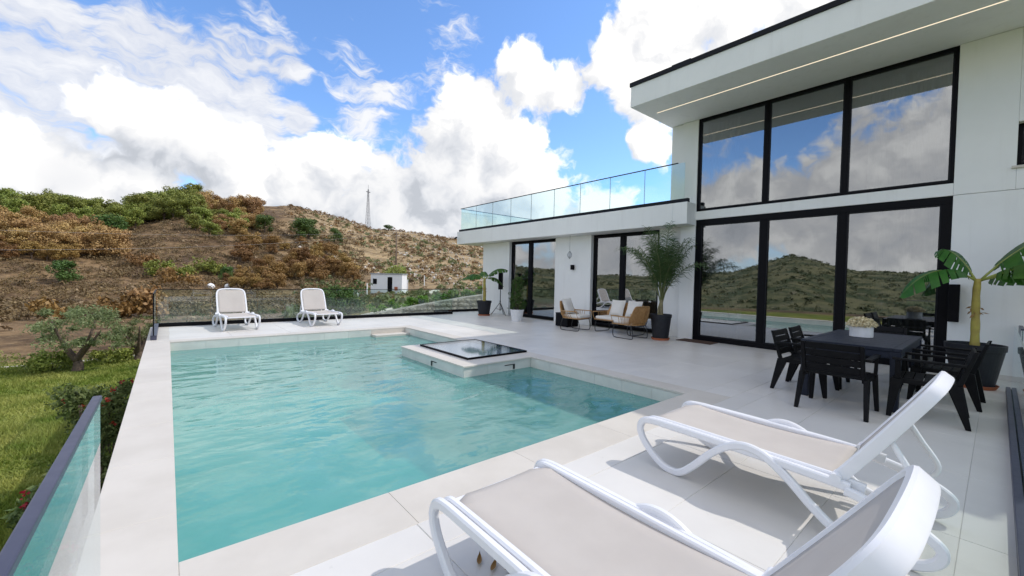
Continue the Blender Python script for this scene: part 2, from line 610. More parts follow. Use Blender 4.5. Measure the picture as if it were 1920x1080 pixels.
M['dry'] = surf('dry_leaf', (0.34, 0.20, 0.07), (0.22, 0.12, 0.04), 14.0, 0.85, 0.05)
M['palm_trunk'] = surf('palm_trunk', (0.17, 0.13, 0.08), (0.26, 0.24, 0.12), 16.0, 0.85, 0.05, 0.5, 40.0, 0.006)
M['mat'] = surf('doormat', (0.06, 0.035, 0.025), (0.11, 0.06, 0.04), 30.0, 0.95, 0.03, 0.6, 160.0, 0.006)
M['stone'] = surf('rubble_stone', (0.40, 0.36, 0.31), (0.24, 0.21, 0.18), 2.6, 0.9, 0.05, 0.9, 5.0, 0.06, detail=8.0)
M['whitewash'] = surf('whitewash', (0.84, 0.84, 0.84), (0.78, 0.78, 0.78), 1.0, 0.8, 0.04)
M['pathstone'] = surf('path_gravel', (0.66, 0.60, 0.50), (0.52, 0.46, 0.37), 1.2, 0.95, 0.03, 0.3, 12.0, 0.02)
M['rock'] = surf('pale_rock', (0.62, 0.58, 0.52), (0.40, 0.36, 0.31), 3.0, 0.9, 0.05, 0.6, 6.0, 0.05)
M['timber'] = surf('pole_timber', (0.20, 0.15, 0.11), (0.14, 0.10, 0.07), 6.0, 0.9, 0.04)
M['galv'] = surf('galvanised', (0.22, 0.22, 0.24), None, 4.0, 0.55, 0.05, metal=0.5)
M['cable'] = surf('cable_grey', (0.42, 0.40, 0.38), None, 4.0, 0.6, 0.05)
M['petal'] = leaf('petal_cream', (0.80, 0.72, 0.52), (0.66, 0.54, 0.33), 30.0, 0.1, 0.3)
M['red'] = leaf('petal_red', (0.40, 0.02, 0.02), (0.28, 0.015, 0.02), 10.0, 0.2, 0.2)
M['banana'] = leaf('banana_leaf', (0.035, 0.115, 0.018), (0.06, 0.17, 0.025), 5.0, 0.15, 0.25, 0.4)
M['palm'] = leaf('palm_leaf', (0.04, 0.085, 0.026), (0.085, 0.145, 0.045), 9.0, 0.2, 0.25, 0.5)
M['ficus'] = leaf('shrub_leaf', (0.030, 0.085, 0.018), (0.075, 0.15, 0.025), 9.0, 0.2, 0.3, 0.45)
M['olive'] = leaf('olive_leaf', (0.14, 0.18, 0.06), (0.26, 0.29, 0.14), 5.0, 0.25, 0.25)
M['garden'] = leaf('garden_leaf', (0.075, 0.12, 0.03), (0.18, 0.21, 0.07), 6.0, 0.35, 0.25)
M['greytree'] = leaf('grey_green_leaf', (0.10, 0.16, 0.07), (0.20, 0.26, 0.15), 4.0, 0.25, 0.25)
M['green'] = leaf('green_oak_leaf', (0.15, 0.185, 0.03), (0.29, 0.31, 0.065), 0.9, 0.4, 0.08)
M['darkgreen'] = leaf('dark_green_leaf', (0.05, 0.10, 0.02), (0.11, 0.17, 0.035), 0.9, 0.3, 0.1)
M['brown'] = leaf('scorched_leaf', (0.31, 0.185, 0.065), (0.50, 0.32, 0.13), 0.8, 0.5, 0.06)
M['rust'] = leaf('rust_leaf', (0.21, 0.12, 0.035), (0.35, 0.205, 0.07), 0.8, 0.5, 0.06)
M['scrub'] = leaf('scrub_brown', (0.12, 0.075, 0.04), (0.26, 0.165, 0.08), 0.45, 0.0, 0.1)
M['farwood'] = leaf('far_wood_leaf', (0.055, 0.078, 0.034), (0.14, 0.145, 0.07), 0.02, 0.0, 0.1)
M['drygrass'] = leaf('dry_grass', (0.36, 0.27, 0.15), (0.22, 0.16, 0.09), 0.3, 0.0, 0.1)
M['grass'] = leaf('grass_blade', (0.155, 0.225, 0.024), (0.42, 0.42, 0.11), 0.5, 0.0, 0.35)
M['vine'] = leaf('vine_leaf', (0.12, 0.23, 0.03), (0.22, 0.32, 0.06), 1.5, 0.3, 0.35)
M['window'] = glass('window_glass', (0.50, 0.52, 0.52), 3.4)
M['railglass'] = glass('rail_glass', (0.90, 0.965, 0.945), 1.7)
M['skyglass'] = glass('skylight_glass', (0.84, 0.89, 0.92), 2.1, 0.05)

m_, t_ = new_mat('sling_taupe')
P_ = t_.n('ShaderNodeTexCoord').outputs['Object']
wv = t_.n('ShaderNodeTexWave', wave_type='BANDS', bands_direction='X')
t_.put(wv.inputs['Vector'], P_)
wv.inputs['Scale'].default_value = 160.0
wv2 = t_.n('ShaderNodeTexWave', wave_type='BANDS', bands_direction='Y')
t_.put(wv2.inputs['Vector'], P_)
wv2.inputs['Scale'].default_value = 160.0
col_ = t_.mix(t_.ss(t_.noise(P_, 3.0, 6.0, 0.6), 0.3, 0.7), (0.585, 0.54, 0.50, 1), (0.545, 0.50, 0.462, 1))
b_ = principled(t_, col_, 0.8, 0.0, bump(t_, t_.m('MULTIPLY', wv.outputs['Fac'], wv2.outputs['Fac']), 0.25, 0.001), 0.3)
tl_ = t_.n('ShaderNodeBsdfTranslucent')
t_.put(tl_.inputs[0], col_)
mx_ = t_.n('ShaderNodeMixShader')
mx_.inputs[0].default_value = 0.12
t_.put(mx_.inputs[1], b_.outputs[0])
t_.put(mx_.inputs[2], tl_.outputs[0])
out(t_, mx_.outputs[0])
M['sling'] = m_

m_, t_ = new_mat('led_strip')
e_ = t_.n('ShaderNodeEmission')
e_.inputs[0].default_value = (1.0, 0.86, 0.62, 1)
e_.inputs[1].default_value = 0.95
out(t_, e_.outputs[0])
M['led'] = m_

# pool water: clear surface over slightly milky blue-green water
m_, t_ = new_mat('pool_water')
P_ = pos(t_)
wp_ = t_.vm('ADD', P_, t_.vm('SCALE', t_.noise(P_, 0.9, 2.0, 0.5, col=True), scale=0.55))
n1_ = t_.noise(t_.vm('MULTIPLY', wp_, (1.0, 1.5, 1.0)), 1.9, 2.0, 0.45)
n2_ = t_.noise(t_.vm('MULTIPLY', wp_, (1.0, 1.4, 1.0)), 6.5, 2.0, 0.5)
hgt_ = t_.m('MULTIPLY_ADD', n2_, 0.14, n1_)
nr_ = bump(t_, hgt_, 0.22, 0.11)
nrd_ = bump(t_, hgt_, 0.20, 0.10)
fr_ = t_.n('ShaderNodeFresnel')
fr_.inputs['IOR'].default_value = 1.42
t_.put(fr_.inputs['Normal'], nr_)
gl_ = t_.n('ShaderNodeBsdfGlossy')
gl_.inputs['Roughness'].default_value = 0.02
t_.put(gl_.inputs['Normal'], nr_)
tr_ = t_.n('ShaderNodeBsdfTransparent')
tr_.inputs[0].default_value = (0.38, 0.76, 0.71, 1)
df_ = t_.n('ShaderNodeBsdfDiffuse')
dc_ = t_.mix(t_.ss(hgt_, 0.35, 0.85), (0.20, 0.52, 0.49, 1), (0.30, 0.62, 0.58, 1))
t_.put(df_.inputs['Color'], dc_)
t_.put(df_.inputs['Normal'], nrd_)
ma_ = t_.n('ShaderNodeMixShader')
ma_.inputs[0].default_value = 0.45
t_.put(ma_.inputs[1], tr_.outputs[0])
t_.put(ma_.inputs[2], df_.outputs[0])
mb_ = t_.n('ShaderNodeMixShader')
t_.put(mb_.inputs[0], fr_.outputs[0])
t_.put(mb_.inputs[1], ma_.outputs[0])
t_.put(mb_.inputs[2], gl_.outputs[0])
out(t_, mb_.outputs[0])
M['water'] = m_

# open ground: burnt field, stony hill, garden turf and the green valley, by the zone painted on the sheet
m_, t_ = new_mat('open_ground')
P_ = pos(t_)
at_ = t_.n('ShaderNodeVertexColor', layer_name='zone')
sp_ = t_.n('ShaderNodeSeparateColor')
t_.put(sp_.inputs[0], at_.outputs[0])
big_ = t_.noise(P_, 0.035, 5.0, 0.6)
mid_ = t_.noise(P_, 0.22, 6.0, 0.65)
fin_ = t_.noise(P_, 1.9, 7.0, 0.7)
burnt_ = t_.mix(t_.ss(mid_, 0.36, 0.62), (0.085, 0.052, 0.028, 1), (0.24, 0.155, 0.08, 1))
burnt_ = t_.mix(t_.m('MULTIPLY', t_.ss(big_, 0.50, 0.62), 0.6), burnt_, (0.075, 0.052, 0.042, 1))
burnt_ = t_.mix(t_.m('MULTIPLY', t_.ss(fin_, 0.50, 0.66), 0.6), burnt_, (0.33, 0.235, 0.13, 1))
burnt_ = t_.mix(t_.m('MULTIPLY', t_.ss(t_.noise(P_, 0.9, 6.0, 0.7), 0.52, 0.64), 0.7), burnt_, (0.07, 0.048, 0.034, 1))
stony_ = t_.mix(t_.ss(mid_, 0.35, 0.62), (0.19, 0.135, 0.072, 1), (0.39, 0.28, 0.15, 1))
stony_ = t_.mix(t_.m('MULTIPLY', t_.ss(fin_, 0.54, 0.66), 0.75), stony_, (0.58, 0.51, 0.42, 1))
stony_ = t_.mix(t_.m('MULTIPLY', t_.ss(t_.noise(P_, 0.6, 5.0, 0.65), 0.52, 0.66), 0.7), stony_, (0.12, 0.085, 0.045, 1))
turf_ = t_.mix(t_.ss(mid_, 0.35, 0.65), (0.11, 0.16, 0.02, 1), (0.27, 0.27, 0.065, 1))
turf_ = t_.mix(t_.m('MULTIPLY', t_.ss(fin_, 0.5, 0.75), 0.5), turf_, (0.20, 0.16, 0.07, 1))
val_ = t_.mix(t_.ss(t_.noise(P_, 0.016, 8.0, 0.7), 0.42, 0.58), (0.060, 0.078, 0.036, 1), (0.18, 0.17, 0.085, 1))
val_ = t_.mix(t_.m('MULTIPLY', t_.ss(t_.noise(P_, 0.045, 5.0, 0.7), 0.55, 0.68), 0.6), val_, (0.26, 0.22, 0.16, 1))
g_ = t_.mix(sp_.outputs['Green'], burnt_, stony_)
g_ = t_.mix(sp_.outputs['Red'], g_, turf_)
g_ = t_.mix(sp_.outputs['Blue'], g_, val_)
out(t_, principled(t_, g_, 0.95, 0.0, bump(t_, t_.m('ADD', mid_, t_.m('MULTIPLY', fin_, 0.3)), 0.8, 0.6), 0.15).outputs[0])
M['ground'] = m_

# ------------------------------------------------------------------ terrain heights
def vnoise(x, y, seed=0):
    xi = np.floor(x).astype(np.int64); yi = np.floor(y).astype(np.int64)
    fx = x - xi; fy = y - yi
    fx = fx * fx * (3 - 2 * fx); fy = fy * fy * (3 - 2 * fy)

    def h(a, b):
        n = (a * 374761393 + b * 668265263 + seed * 974711) & 0xFFFFFFFF
        n = ((n ^ (n >> 13)) * 1274126177) & 0xFFFFFFFF
        return ((n ^ (n >> 16)) & 0xFFFF) / 65535.0
    a = h(xi, yi); b = h(xi + 1, yi); c = h(xi, yi + 1); d = h(xi + 1, yi + 1)
    return (a + (b - a) * fx) * (1 - fy) + (c + (d - c) * fx) * fy


def fbm(x, y, oct_=4, seed=0):
    s = 0.0; a = 0.5; t = 0.0
    for i in range(oct_):
        s = s + a * vnoise(x, y, seed + i); t += a
        x = x * 2.03 + 7.1; y = y * 2.03 + 3.3; a *= 0.5
    return s / t - 0.5


def sstep(t):
    t = np.clip(t, 0, 1)
    return t * t * (3 - 2 * t)


AZ_K = np.array([-180, -60, -38, -25, -16, -11.2, -8, -5, -2.7, 0, 2, 4, 6.5, 9, 12, 15, 18, 21, 24.7, 28, 32, 35.5, 42, 55, 80, 120, 180.0])
EL_K = np.array([0, 0, 0, 3.2, 4.6, 5.2, 5.2, 5.0, 5.3, 6.5, 7.3, 7.3, 7.5, 7.9, 8.3, 7.75, 7.1, 6.1, 5.95, 5.7, 5.2, 4.2, 3.0, 2.5, 2.0, 1.0, 0])
RR_A = np.array([-180, -25, -11, 0, 8, 14, 24, 36, 60, 180.0])
RR_R = np.array([300, 220, 150, 150, 170, 205, 215, 230, 260, 300.0])


def terrain(x, y):
    x = np.asarray(x, float); y = np.asarray(y, float)
    r = np.hypot(x, y); az = np.degrees(np.arctan2(x, y))
    el = np.interp(az, AZ_K, EL_K); rr = np.interp(az, RR_A, RR_R)
    base = -2.2 + 0.0 * r
    # bank beyond the back fence, right
    bank = sstep((az - 12) / 10) * sstep((52 - az) / 10) * sstep((r - 20) / 8) * (1 - sstep((r - 60) / 40))
    base = base + bank * 0.85
    top = 1.45 + rr * np.tan(np.radians(el)) - base
    t = (r - 62) / (rr - 62)
    up = np.where(t < 0, 0, np.where(t < 1, 0.72 * t + 0.28 * sstep(t), 1.0))
    up = np.clip(up, 0, 1)
    fade = np.clip(el / 1.5, 0, 1)
    z = base + top * up * fade
    z = z - np.clip(r - rr, 0, None) * 0.10 * fade
    # the valley on the garden side and the mountains across it
    side = sstep((-18 - az) / 20) * sstep((az + 150) / 25)
    z = z - side * 48 * sstep((r - 40) / 330)
    mel = np.interp(az, [-150, -110, -95, -86, -80, -74, -68, -60, -52, -45, -38, -28], [0.9, 1.5, 2.0, 1.6, 1.7, 3.3, 1.5, 1.0, 0.8, 1.2, 1.4, 1.4])
    mel = mel + 0.9 * fbm(az / 7.0 + 50, r * 0 + 2.0, 4, 5)
    mh = 1700 * np.tan(np.radians(mel)) + 48
    z = z + side * mh * sstep((r - 420) / 1280) * (1 + 0.25 * fbm(x / 260, y / 260, 5, 9))
    z = np.where(r > 1700, z - (r - 1700) * 0.06, z)
    z = np.maximum(z, -80)
    amp = sstep((r - 20) / 60)
    z = z + amp * (1.6 * fbm(x / 22, y / 22, 4, 3) + 0.5 * fbm(x / 6, y / 6, 3, 11)) * np.clip(1.6 - np.abs(t - 0.5), 0.3, 1)
    z = z + sstep((r - 250) / 200) * 14 * fbm(x / 120, y / 120, 5, 21)
    z = z + 0.10 * fbm(x / 2.5, y / 2.5, 3, 31) * (1 - amp)
    return z

# ------------------------------------------------------------------ the open ground, one sheet
def build_ground():
    az = np.concatenate([np.arange(-180, -14, 0.8), np.arange(-14, 42, 0.30), np.arange(42, 180, 2.0)])
    rad = np.concatenate([np.linspace(0.0, 60, 46), np.linspace(61.5, 260, 110), np.geomspace(268, 4200, 46)])
    A, RR = np.meshgrid(np.radians(az), rad, indexing='ij')
    X, Y = RR * np.sin(A), RR * np.cos(A)
    Z = terrain(X, Y)
    V = np.stack([X, Y, Z], -1).reshape(-1, 3)
    na, nr = len(az), len(rad)
    i, j = np.meshgrid(np.arange(na), np.arange(nr - 1), indexing='ij')
    i2 = (i + 1) % na
    F = np.stack([i * nr + j, i * nr + j + 1, i2 * nr + j + 1, i2 * nr + j], -1).reshape(-1, 4)
    me = np_mesh('ground', V, F)
    x, y = V[:, 0], V[:, 1]
    r = np.hypot(x, y)
    a = np.degrees(np.arctan2(x, y))
    wob = fbm(x / 9, y / 9, 4, 41)
    lawn = (1 - sstep((y + 0.30 * x - 21.5 + 2.5 * wob) / 1.6)) * (1 - sstep((r - 40) / 8))
    stony = sstep((a - 9.5 + 9 * fbm(x / 30, y / 30, 4, 17)) / 6) * sstep((r - 60 + 20 * wob) / 25)
    bank = sstep((a - 16) / 4) * sstep((60 - r) / 14) * sstep((r - 20) / 4) * 0.55 * (0.5 + wob * 1.6)
    val = sstep((-17 - a) / 8) * sstep((r - 45) / 30)
    c = np.zeros((len(V), 4), np.float32)
    c[:, 0] = np.clip(np.maximum(lawn, bank), 0, 1)
    c[:, 1] = np.clip(stony, 0, 1)
    c[:, 2] = np.clip(val, 0, 1)
    c[:, 3] = 1
    at = me.color_attributes.new('zone', 'FLOAT_COLOR', 'POINT')
    at.data.foreach_set('color', c.ravel())
    o = link('ground', me, M['ground'], smooth=True)
    tag(o, 'garden lawn, burnt field and hills around the terrace', None, None, 'structure')


build_ground()

# ------------------------------------------------------------------ the terrace floor
deck = MB()
DZ = -0.0042
deck.box(-0.31, 0.0, -2.5, 13.9, -2.7, DZ)
deck.box(0.0, 10.3, -2.5, 2.545, -2.7, DZ)
deck.box(5.215, 10.3, 2.545, 13.9, -2.7, DZ)
deck.box(0.0, 5.215, 10.875, 13.9, -2.7, DZ)
deck.box(8.3, 18.3, 13.9, 14.8, -2.7, DZ)
deck = tag(deck.build('deck', M['grout']), 'pale tiled terrace floor around the pool', None, None, 'structure')
_tile_mesh = {}


def slab(name, x0, x1, y0, y1, mat, parent, th=0.022, z=0.0, bev=0.0025):
    key = (round(x1 - x0, 3), round(y1 - y0, 3), th, mat.name)
    if key not in _tile_mesh:
        w_, h_ = (x1 - x0) / 2, (y1 - y0) / 2
        b = bev
        mb = MB()
        mb.add([(-w_, -h_, -th), (w_, -h_, -th), (w_, h_, -th), (-w_, h_, -th), (-w_, -h_, -b), (w_, -h_, -b), (w_, h_, -b), (-w_, h_, -b),
                (-w_ + b, -h_ + b, 0), (w_ - b, -h_ + b, 0), (w_ - b, h_ - b, 0), (-w_ + b, h_ - b, 0)],
               [(3, 2, 1, 0), (0, 1, 5, 4), (1, 2, 6, 5), (2, 3, 7, 6), (3, 0, 4, 7), (4, 5, 9, 8), (5, 6, 10, 9), (6, 7, 11, 10), (7, 4, 8, 11), (8, 9, 10, 11)])
        me = mb.mesh(name)
        me.materials.append(mat)
        _tile_mesh[key] = me
    o = bpy.data.objects.new(name, _tile_mesh[key])
    COL.objects.link(o)
    o.parent = parent
    o.location = ((x0 + x1) / 2, (y0 + y1) / 2, z)
    return o


GAP = 0.0010
TX, TY = 1.2, 0.6
rngt = random.Random(5)


def tile_region(x0, x1, y0, y1):
    i0, i1 = math.floor((x0 - 3.52) / TX), math.ceil((x1 - 3.52) / TX)
    j0, j1 = math.floor((y0 - 0.1) / TY), math.ceil((y1 - 0.1) / TY)
    for i in range(i0, i1):
        for j in range(j0, j1):
            a, b = max(3.52 + i * TX, x0) + GAP, min(3.52 + (i + 1) * TX, x1) - GAP
            c, d = max(0.1 + j * TY, y0) + GAP, min(0.1 + (j + 1) * TY, y1) - GAP
            if b - a > 0.03 and d - c > 0.03:
                slab('tile', a, b, c, d, M['tile'], deck, z=rngt.uniform(-0.0006, 0.0006))


tile_region(-0.31, 10.19, -1.3, 2.15)
tile_region(5.49, 10.19, 2.15, 13.9)
tile_region(0.03, 5.49, 11.15, 13.9)
tile_region(8.3, 11.9, 13.9, 14.78)

# ------------------------------------------------------------------ the pool
PX0, PX1, PY0, PY1, PZ = 0.03, 5.19, 2.57, 10.85, -1.45
pool = MB()
pool.add([(PX0, PY0, PZ), (PX1, PY0, PZ), (PX1, PY1, PZ), (PX0, PY1, PZ), (PX0, PY0, -0.03), (PX1, PY0, -0.03), (PX1, PY1, -0.03), (PX0, PY1, -0.03)],
         [(0, 1, 2, 3), (0, 4, 5, 1), (1, 5, 6, 2), (2, 6, 7, 3), (3, 7, 4, 0)])
pool = tag(pool.build('pool_basin', M['poolfloor']), 'pale pool basin under the turquoise water', None, None, 'structure')
cop = tag(MB().box(-0.31, -0.30, 2.2, 2.21, -0.2, -0.19).build('pool_coping', M['coping']), 'cream stone coping around the pool', None, None, 'structure')


def coping_run(x0, x1, y0, y1, along, n):
    for k in range(n):
        if along == 'x':
            a, b = x0 + (x1 - x0) * k / n, x0 + (x1 - x0) * (k + 1) / n
            slab('coping_slab', a + 0.0006, b - 0.0006, y0 + 0.0006, y1 - 0.0006, M['coping'], cop, 0.028, rngt.uniform(0, 0.0006), 0.0025)
        else:
            a, b = y0 + (y1 - y0) * k / n, y0 + (y1 - y0) * (k + 1) / n
            slab('coping_slab', x0 + 0.0006, x1 - 0.0006, a + 0.0006, b - 0.0006, M['coping'], cop, 0.028, rngt.uniform(0, 0.0006), 0.0025)


coping_run(-0.33, 0.045, 2.15, 13.9, 'y', 12)
coping_run(0.045, 5.49, 2.15, 2.585, 'x', 5)
coping_run(5.175, 5.49, 2.585, 5.55, 'y', 3)
coping_run(5.175, 5.49, 7.91, 10.835, 'y', 3)
coping_run(0.045, 5.49, 10.835, 11.15, 'x', 5)
# top border of the box with the roof light
coping_run(3.685, 4.03, 5.55, 7.91, 'y', 2)
coping_run(4.03, 5.49, 5.55, 5.95, 'x', 1)
coping_run(4.03, 5.49, 7.72, 7.91, 'x', 1)
coping_run(5.43, 5.49, 5.95, 7.72, 'y', 1)


def wall_tiles(fixed, a0, a1, n, axis, mat, parent, z0=-0.31, z1=-0.032, th=0.012, face=1):
    """one row of tall tiles along a pool wall"""
    for k in range(n):
        a, b = a0 + (a1 - a0) * k / n + 0.0015, a0 + (a1 - a0) * (k + 1) / n - 0.0015
        mb = MB()
        lo, hi = (fixed, fixed + face * th) if face > 0 else (fixed - th, fixed)
        if axis == 'x':
            mb.box(a, b, lo, hi, z0, z1)
        else:
            mb.box(lo, hi, a, b, z0, z1)
        mb.build('wall_tile', mat, parent)


wall_tiles(PY1 - 0.002, PX0, 4.2, 7, 'x', M['pooltile'], pool, face=-1)
wall_tiles(PY1 - 0.002, 4.2, PX1 - 0.014, 1, 'x', M['coping'], pool, face=-1)
wall_tiles(PX1 - 0.002, PY0, 5.57, 6, 'y', M['pooltile'], pool, face=-1)
wall_tiles(PX1 - 0.002, 7.89, PY1 - 0.015, 5, 'y', M['pooltile'], pool, face=-1)
wall_tiles(PX0 + 0.002, PY0, PY1, 12, 'y', M['pooltile'], pool, face=1)
wall_tiles(PY0 + 0.002, PX0 + 0.015, PX1 - 0.015, 8, 'x', M['pooltile'], pool, face=1)
for k, (ya, zt) in enumerate(((10.52, -0.135), (10.22, -0.34), (9.92, -0.56), (9.62, -0.80))):
    MB().box(4.2 - 0.0, PX1 - 0.016, ya, ya + 0.32 if k else PY1 - 0.016, PZ if k == 3 else zt - 0.25, zt).build('step', M['coping'], pool, bevel=0.008)

box = thing('roof_light_box', 'cream stone box in the pool carrying the glass roof light', 'stone box', (0, 0, 0))
MB().box(3.712, 5.186, 5.582, 7.878, PZ, -0.03).build('box_core', M['pooltile'], box)
wall_tiles(3.712, 5.582, 7.878, 4, 'y', M['pooltile'], box, face=-1)
wall_tiles(5.582, 3.70, 5.176, 3, 'x', M['pooltile'], box, face=-1)
for (axis, c) in (('y', 6.62), ('x', 4.62)):
    mb = MB()
    if axis == 'y':
        mb.box(3.688, 3.699, c - 0.02, c + 0.02, -0.175, -0.085).box(3.688, 3.699, c - 0.17, c - 0.021, -0.097, -0.085)
    else:
        mb.box(c + 0.13, c + 0.17, 5.558, 5.569, -0.175, -0.085).box(c - 0.06, c + 0.129, 5.558, 5.569, -0.097, -0.085)
    mb.build('inlet_slot', M['metal'], box)
rl = thing('roof_light', 'flat dark-framed glass roof light on the stone pool box', 'roof light', (4.73, 6.835, 0.0))
fr = MB()
fr.box(-0.70, 0.70, -0.885, -0.86, -0.01, 0.035).box(-0.70, 0.70, 0.86, 0.885, -0.01, 0.035).box(-0.70, -0.675, -0.859, 0.859, -0.01, 0.035).box(0.675, 0.70, -0.859, 0.859, -0.01, 0.035)
fr.build('frame', M['frame'], rl)
MB().box(-0.674, 0.674, -0.859, 0.859, 0.012, 0.03).build('pane', M['skyglass'], rl)
MB().box(-0.674, 0.674, -0.859, 0.859, -0.018, -0.008).build('lining', M['whitewash'], rl)

wat = MB().add([(PX0 + 0.001, PY0 + 0.001, -0.19), (PX1 - 0.001, PY0 + 0.001, -0.19), (PX1 - 0.001, PY1 - 0.001, -0.19), (PX0 + 0.001, PY1 - 0.001, -0.19)], [(0, 1, 2, 3)])
tag(wat.build('water', M['water']), 'rippled turquoise pool water', None, None, 'structure')


# ------------------------------------------------------------------ the house
house = thing('house', 'white flat-roofed villa with big black-framed windows', 'house', (0, 0, 0))
FX = 10.19          # facade plane of the tall block
WX = 10.32          # facade plane of the low wing


def bx(x0, x1, y0, y1, z0, z1, name, mat='plaster', parent=house, bevel=0.006):
    return MB().box(x0, x1, y0, y1, z0, z1).build(name, M[mat], parent, bevel)


# tall block
bx(FX, FX + 0.28, -7.0, 0.545, -0.02, 3.02, 'wall')
sw0, sw1, sz0, sz1 = -1.35, -0.12, 3.39, 4.08
bx(FX - 0.006, FX + 0.28, sw1, 0.545, 3.025, 5.54, 'wall')
bx(FX - 0.006, FX + 0.28, sw0, sw1 - 0.001, 3.025, sz0, 'wall')
bx(FX - 0.006, FX + 0.28, sw0, sw1 - 0.001, sz1, 5.54, 'wall')
bx(FX - 0.006, FX + 0.28, -7.0, sw0 - 0.001, 3.025, 5.54, 'wall')
bx(FX, FX + 0.28, 0.546, 4.97, 3.02, 3.23, 'wall')
bx(FX, FX + 0.28, 4.971, 5.36, -0.02, 5.54, 'wall')
bx(FX + 0.05, FX + 0.28, 5.361, 5.70, 2.9, 5.54, 'wall')
bx(FX + 0.281, 19.0, 5.45, 5.70, 2.9, 5.54, 'wall')
bx(18.75, 19.0, -7.0, 5.449, -0.02, 5.54, 'wall')
bx(FX + 0.281, 18.749, -7.0, -6.75, -0.02, 5.54, 'wall')
bx(FX - 0.012, FX - 0.0005, -7.0, 0.545, 0.0, 0.085, 'skirting', 'tile', bevel=0.002)
# indoors
bx(FX + 0.281, 18.749, -6.749, 5.449, -0.06, 0.0, 'indoor_floor', 'floor_in', bevel=0)
bx(FX + 0.281, 18.749, -6.749, 5.449, 3.06, 3.2, 'indoor_floor', 'floor_in', bevel=0)
bx(15.4, 15.55, -6.749, 5.449, 0.001, 3.059, 'indoor_wall', 'wall_in', bevel=0)
bx(15.4, 15.55, -6.749, 5.449, 3.201, 5.53, 'indoor_wall', 'wall_in', bevel=0)
bx(FX + 0.30, 15.39, 5.25, 5.449, 0.001, 3.059, 'indoor_wall', 'wall_in', bevel=0)
bx(FX + 0.30, 15.39, -0.6, -0.45, 0.001, 3.059, 'indoor_wall', 'wall_in', bevel=0)
# flat roof with its wide overhang
roof = bx(8.37, 19.2, -2.5, 5.74, 5.545, 6.02, 'roof', bevel=0.008)
bx(FX - 0.006, 19.2, -7.0, -2.505, 5.545, 5.72, 'roof')
tr = MB().box(8.345, 8.47, -2.52, 5.765, 6.021, 6.115).box(8.471, 19.2, 5.66, 5.765, 6.021, 6.115).box(8.471, 19.2, -2.52, -2.40, 6.021, 6.115)
tr.build('roof_edge_trim', M['trim'], roof)
MB().box(8.36, 8.46, 4.30, 4.72, 6.116, 6.14).build('roof_edge_cap', M['trim'], roof)
MB().box(9.085, 9.103, -2.2, 5.47, 5.5385, 5.5445).build('led_strip', M['led'], roof)


def window(name, X, y0, y1, z0, z1, mull, side=0.07, top=0.07, bot=0.07, mw=0.09, depth=0.09, parent=house):
    """black frame with one pane per bay; mull = middle positions of the mullions, from y0 to y1"""
    f = MB()
    f.box(X, X + depth, y0, y1, z1 - top, z1)
    f.box(X, X + depth, y0, y1, z0, z0 + bot)
    f.box(X, X + depth, y0, y0 + side, z0 + bot, z1 - top)
    f.box(X, X + depth, y1 - side, y1, z0 + bot, z1 - top)
    for m in mull:
        f.box(X, X + depth, m - mw / 2, m + mw / 2, z0 + bot, z1 - top)
    fo = f.build(name, M['frame'], parent, 0.004)
    ed = [y0 + side] + [e for m in mull for e in (m - mw / 2, m + mw / 2)] + [y1 - side]
    for k in range(0, len(ed), 2):
        MB().box(X + depth * 0.45, X + depth * 0.45 + 0.012, ed[k] + 0.001, ed[k + 1] - 0.001, z0 + bot + 0.001, z1 - top - 0.001).build('pane', M['window'], fo)
        # leaf profile inside the bay
        lf = MB()
        a, b, c, d = ed[k] + 0.0015, ed[k + 1] - 0.0015, z0 + bot + 0.0015, z1 - top - 0.0015
        w_ = 0.022
        lf.box(X + 0.012, X + 0.036, a, b, d - w_, d).box(X + 0.012, X + 0.036, a, b, c, c + w_).box(X + 0.012, X + 0.036, a, a + w_, c + w_, d - w_).box(X + 0.012, X + 0.036, b - w_, b, c + w_, d - w_)
        lf.build('leaf_profile', M['trim'], fo)
    return fo


window('sliding_window', FX + 0.02, 0.547, 4.969, 0.002, 3.018, [2.03, 3.43], 0.13, 0.13, 0.11, 0.13, 0.12)
window('upper_window', FX + 0.02, 0.547, 4.969, 3.232, 5.543, [2.03, 3.43], 0.05, 0.06, 0.045, 0.085, 0.09)
sw = window('small_window', FX + 0.14, sw0 + 0.002, sw1 - 0.003, sz0 + 0.002, sz1 - 0.002, [-0.75], 0.05, 0.05, 0.05, 0.06, 0.07)
MB().box(FX - 0.05, FX + 0.135, sw0 - 0.05, sw1 + 0.05, sz0 - 0.035, sz0 - 0.001).build('window_sill', M['coping'], sw)

# low wing and its roof terrace
bx(WX, WX + 0.26, 12.47, 14.22, -0.02, 2.89, 'wing_wall')
bx(WX, WX + 0.26, 8.39, 9.96, -0.02, 2.89, 'wing_wall')
bx(WX, WX + 0.26, 5.361, 6.03, -0.02, 2.89, 'wing_wall')
bx(WX + 0.26, 18.0, 13.97, 14.22, -0.02, 2.89, 'wing_wall')
bx(17.75, 18.0, 5.701, 13.969, -0.02, 2.89, 'wing_wall')
bx(WX + 0.261, 17.749, 5.451, 13.969, -0.06, 0.0, 'indoor_floor', 'floor_in', bevel=0)
bx(14.6, 14.75, 5.451, 13.969, 0.001, 2.88, 'indoor_wall', 'wall_in', bevel=0)
bx(WX + 0.30, 14.59, 9.2, 9.35, 0.001, 2.88, 'indoor_wall', 'wall_in', bevel=0)
fas = MB()
fas.box(9.76, 18.4, 5.362, 15.42, 2.892, 3.435)
fas.box(9.76, FX - 0.001, 4.985, 5.361, 2.892, 3.435)
fas = fas.build('terrace_slab', M['plaster'], house, 0.008)
window('glazed_door', WX + 0.12, 9.963, 12.467, 0.002, 2.885, [11.38], 0.09, 0.08, 0.08, 0.16, 0.10)
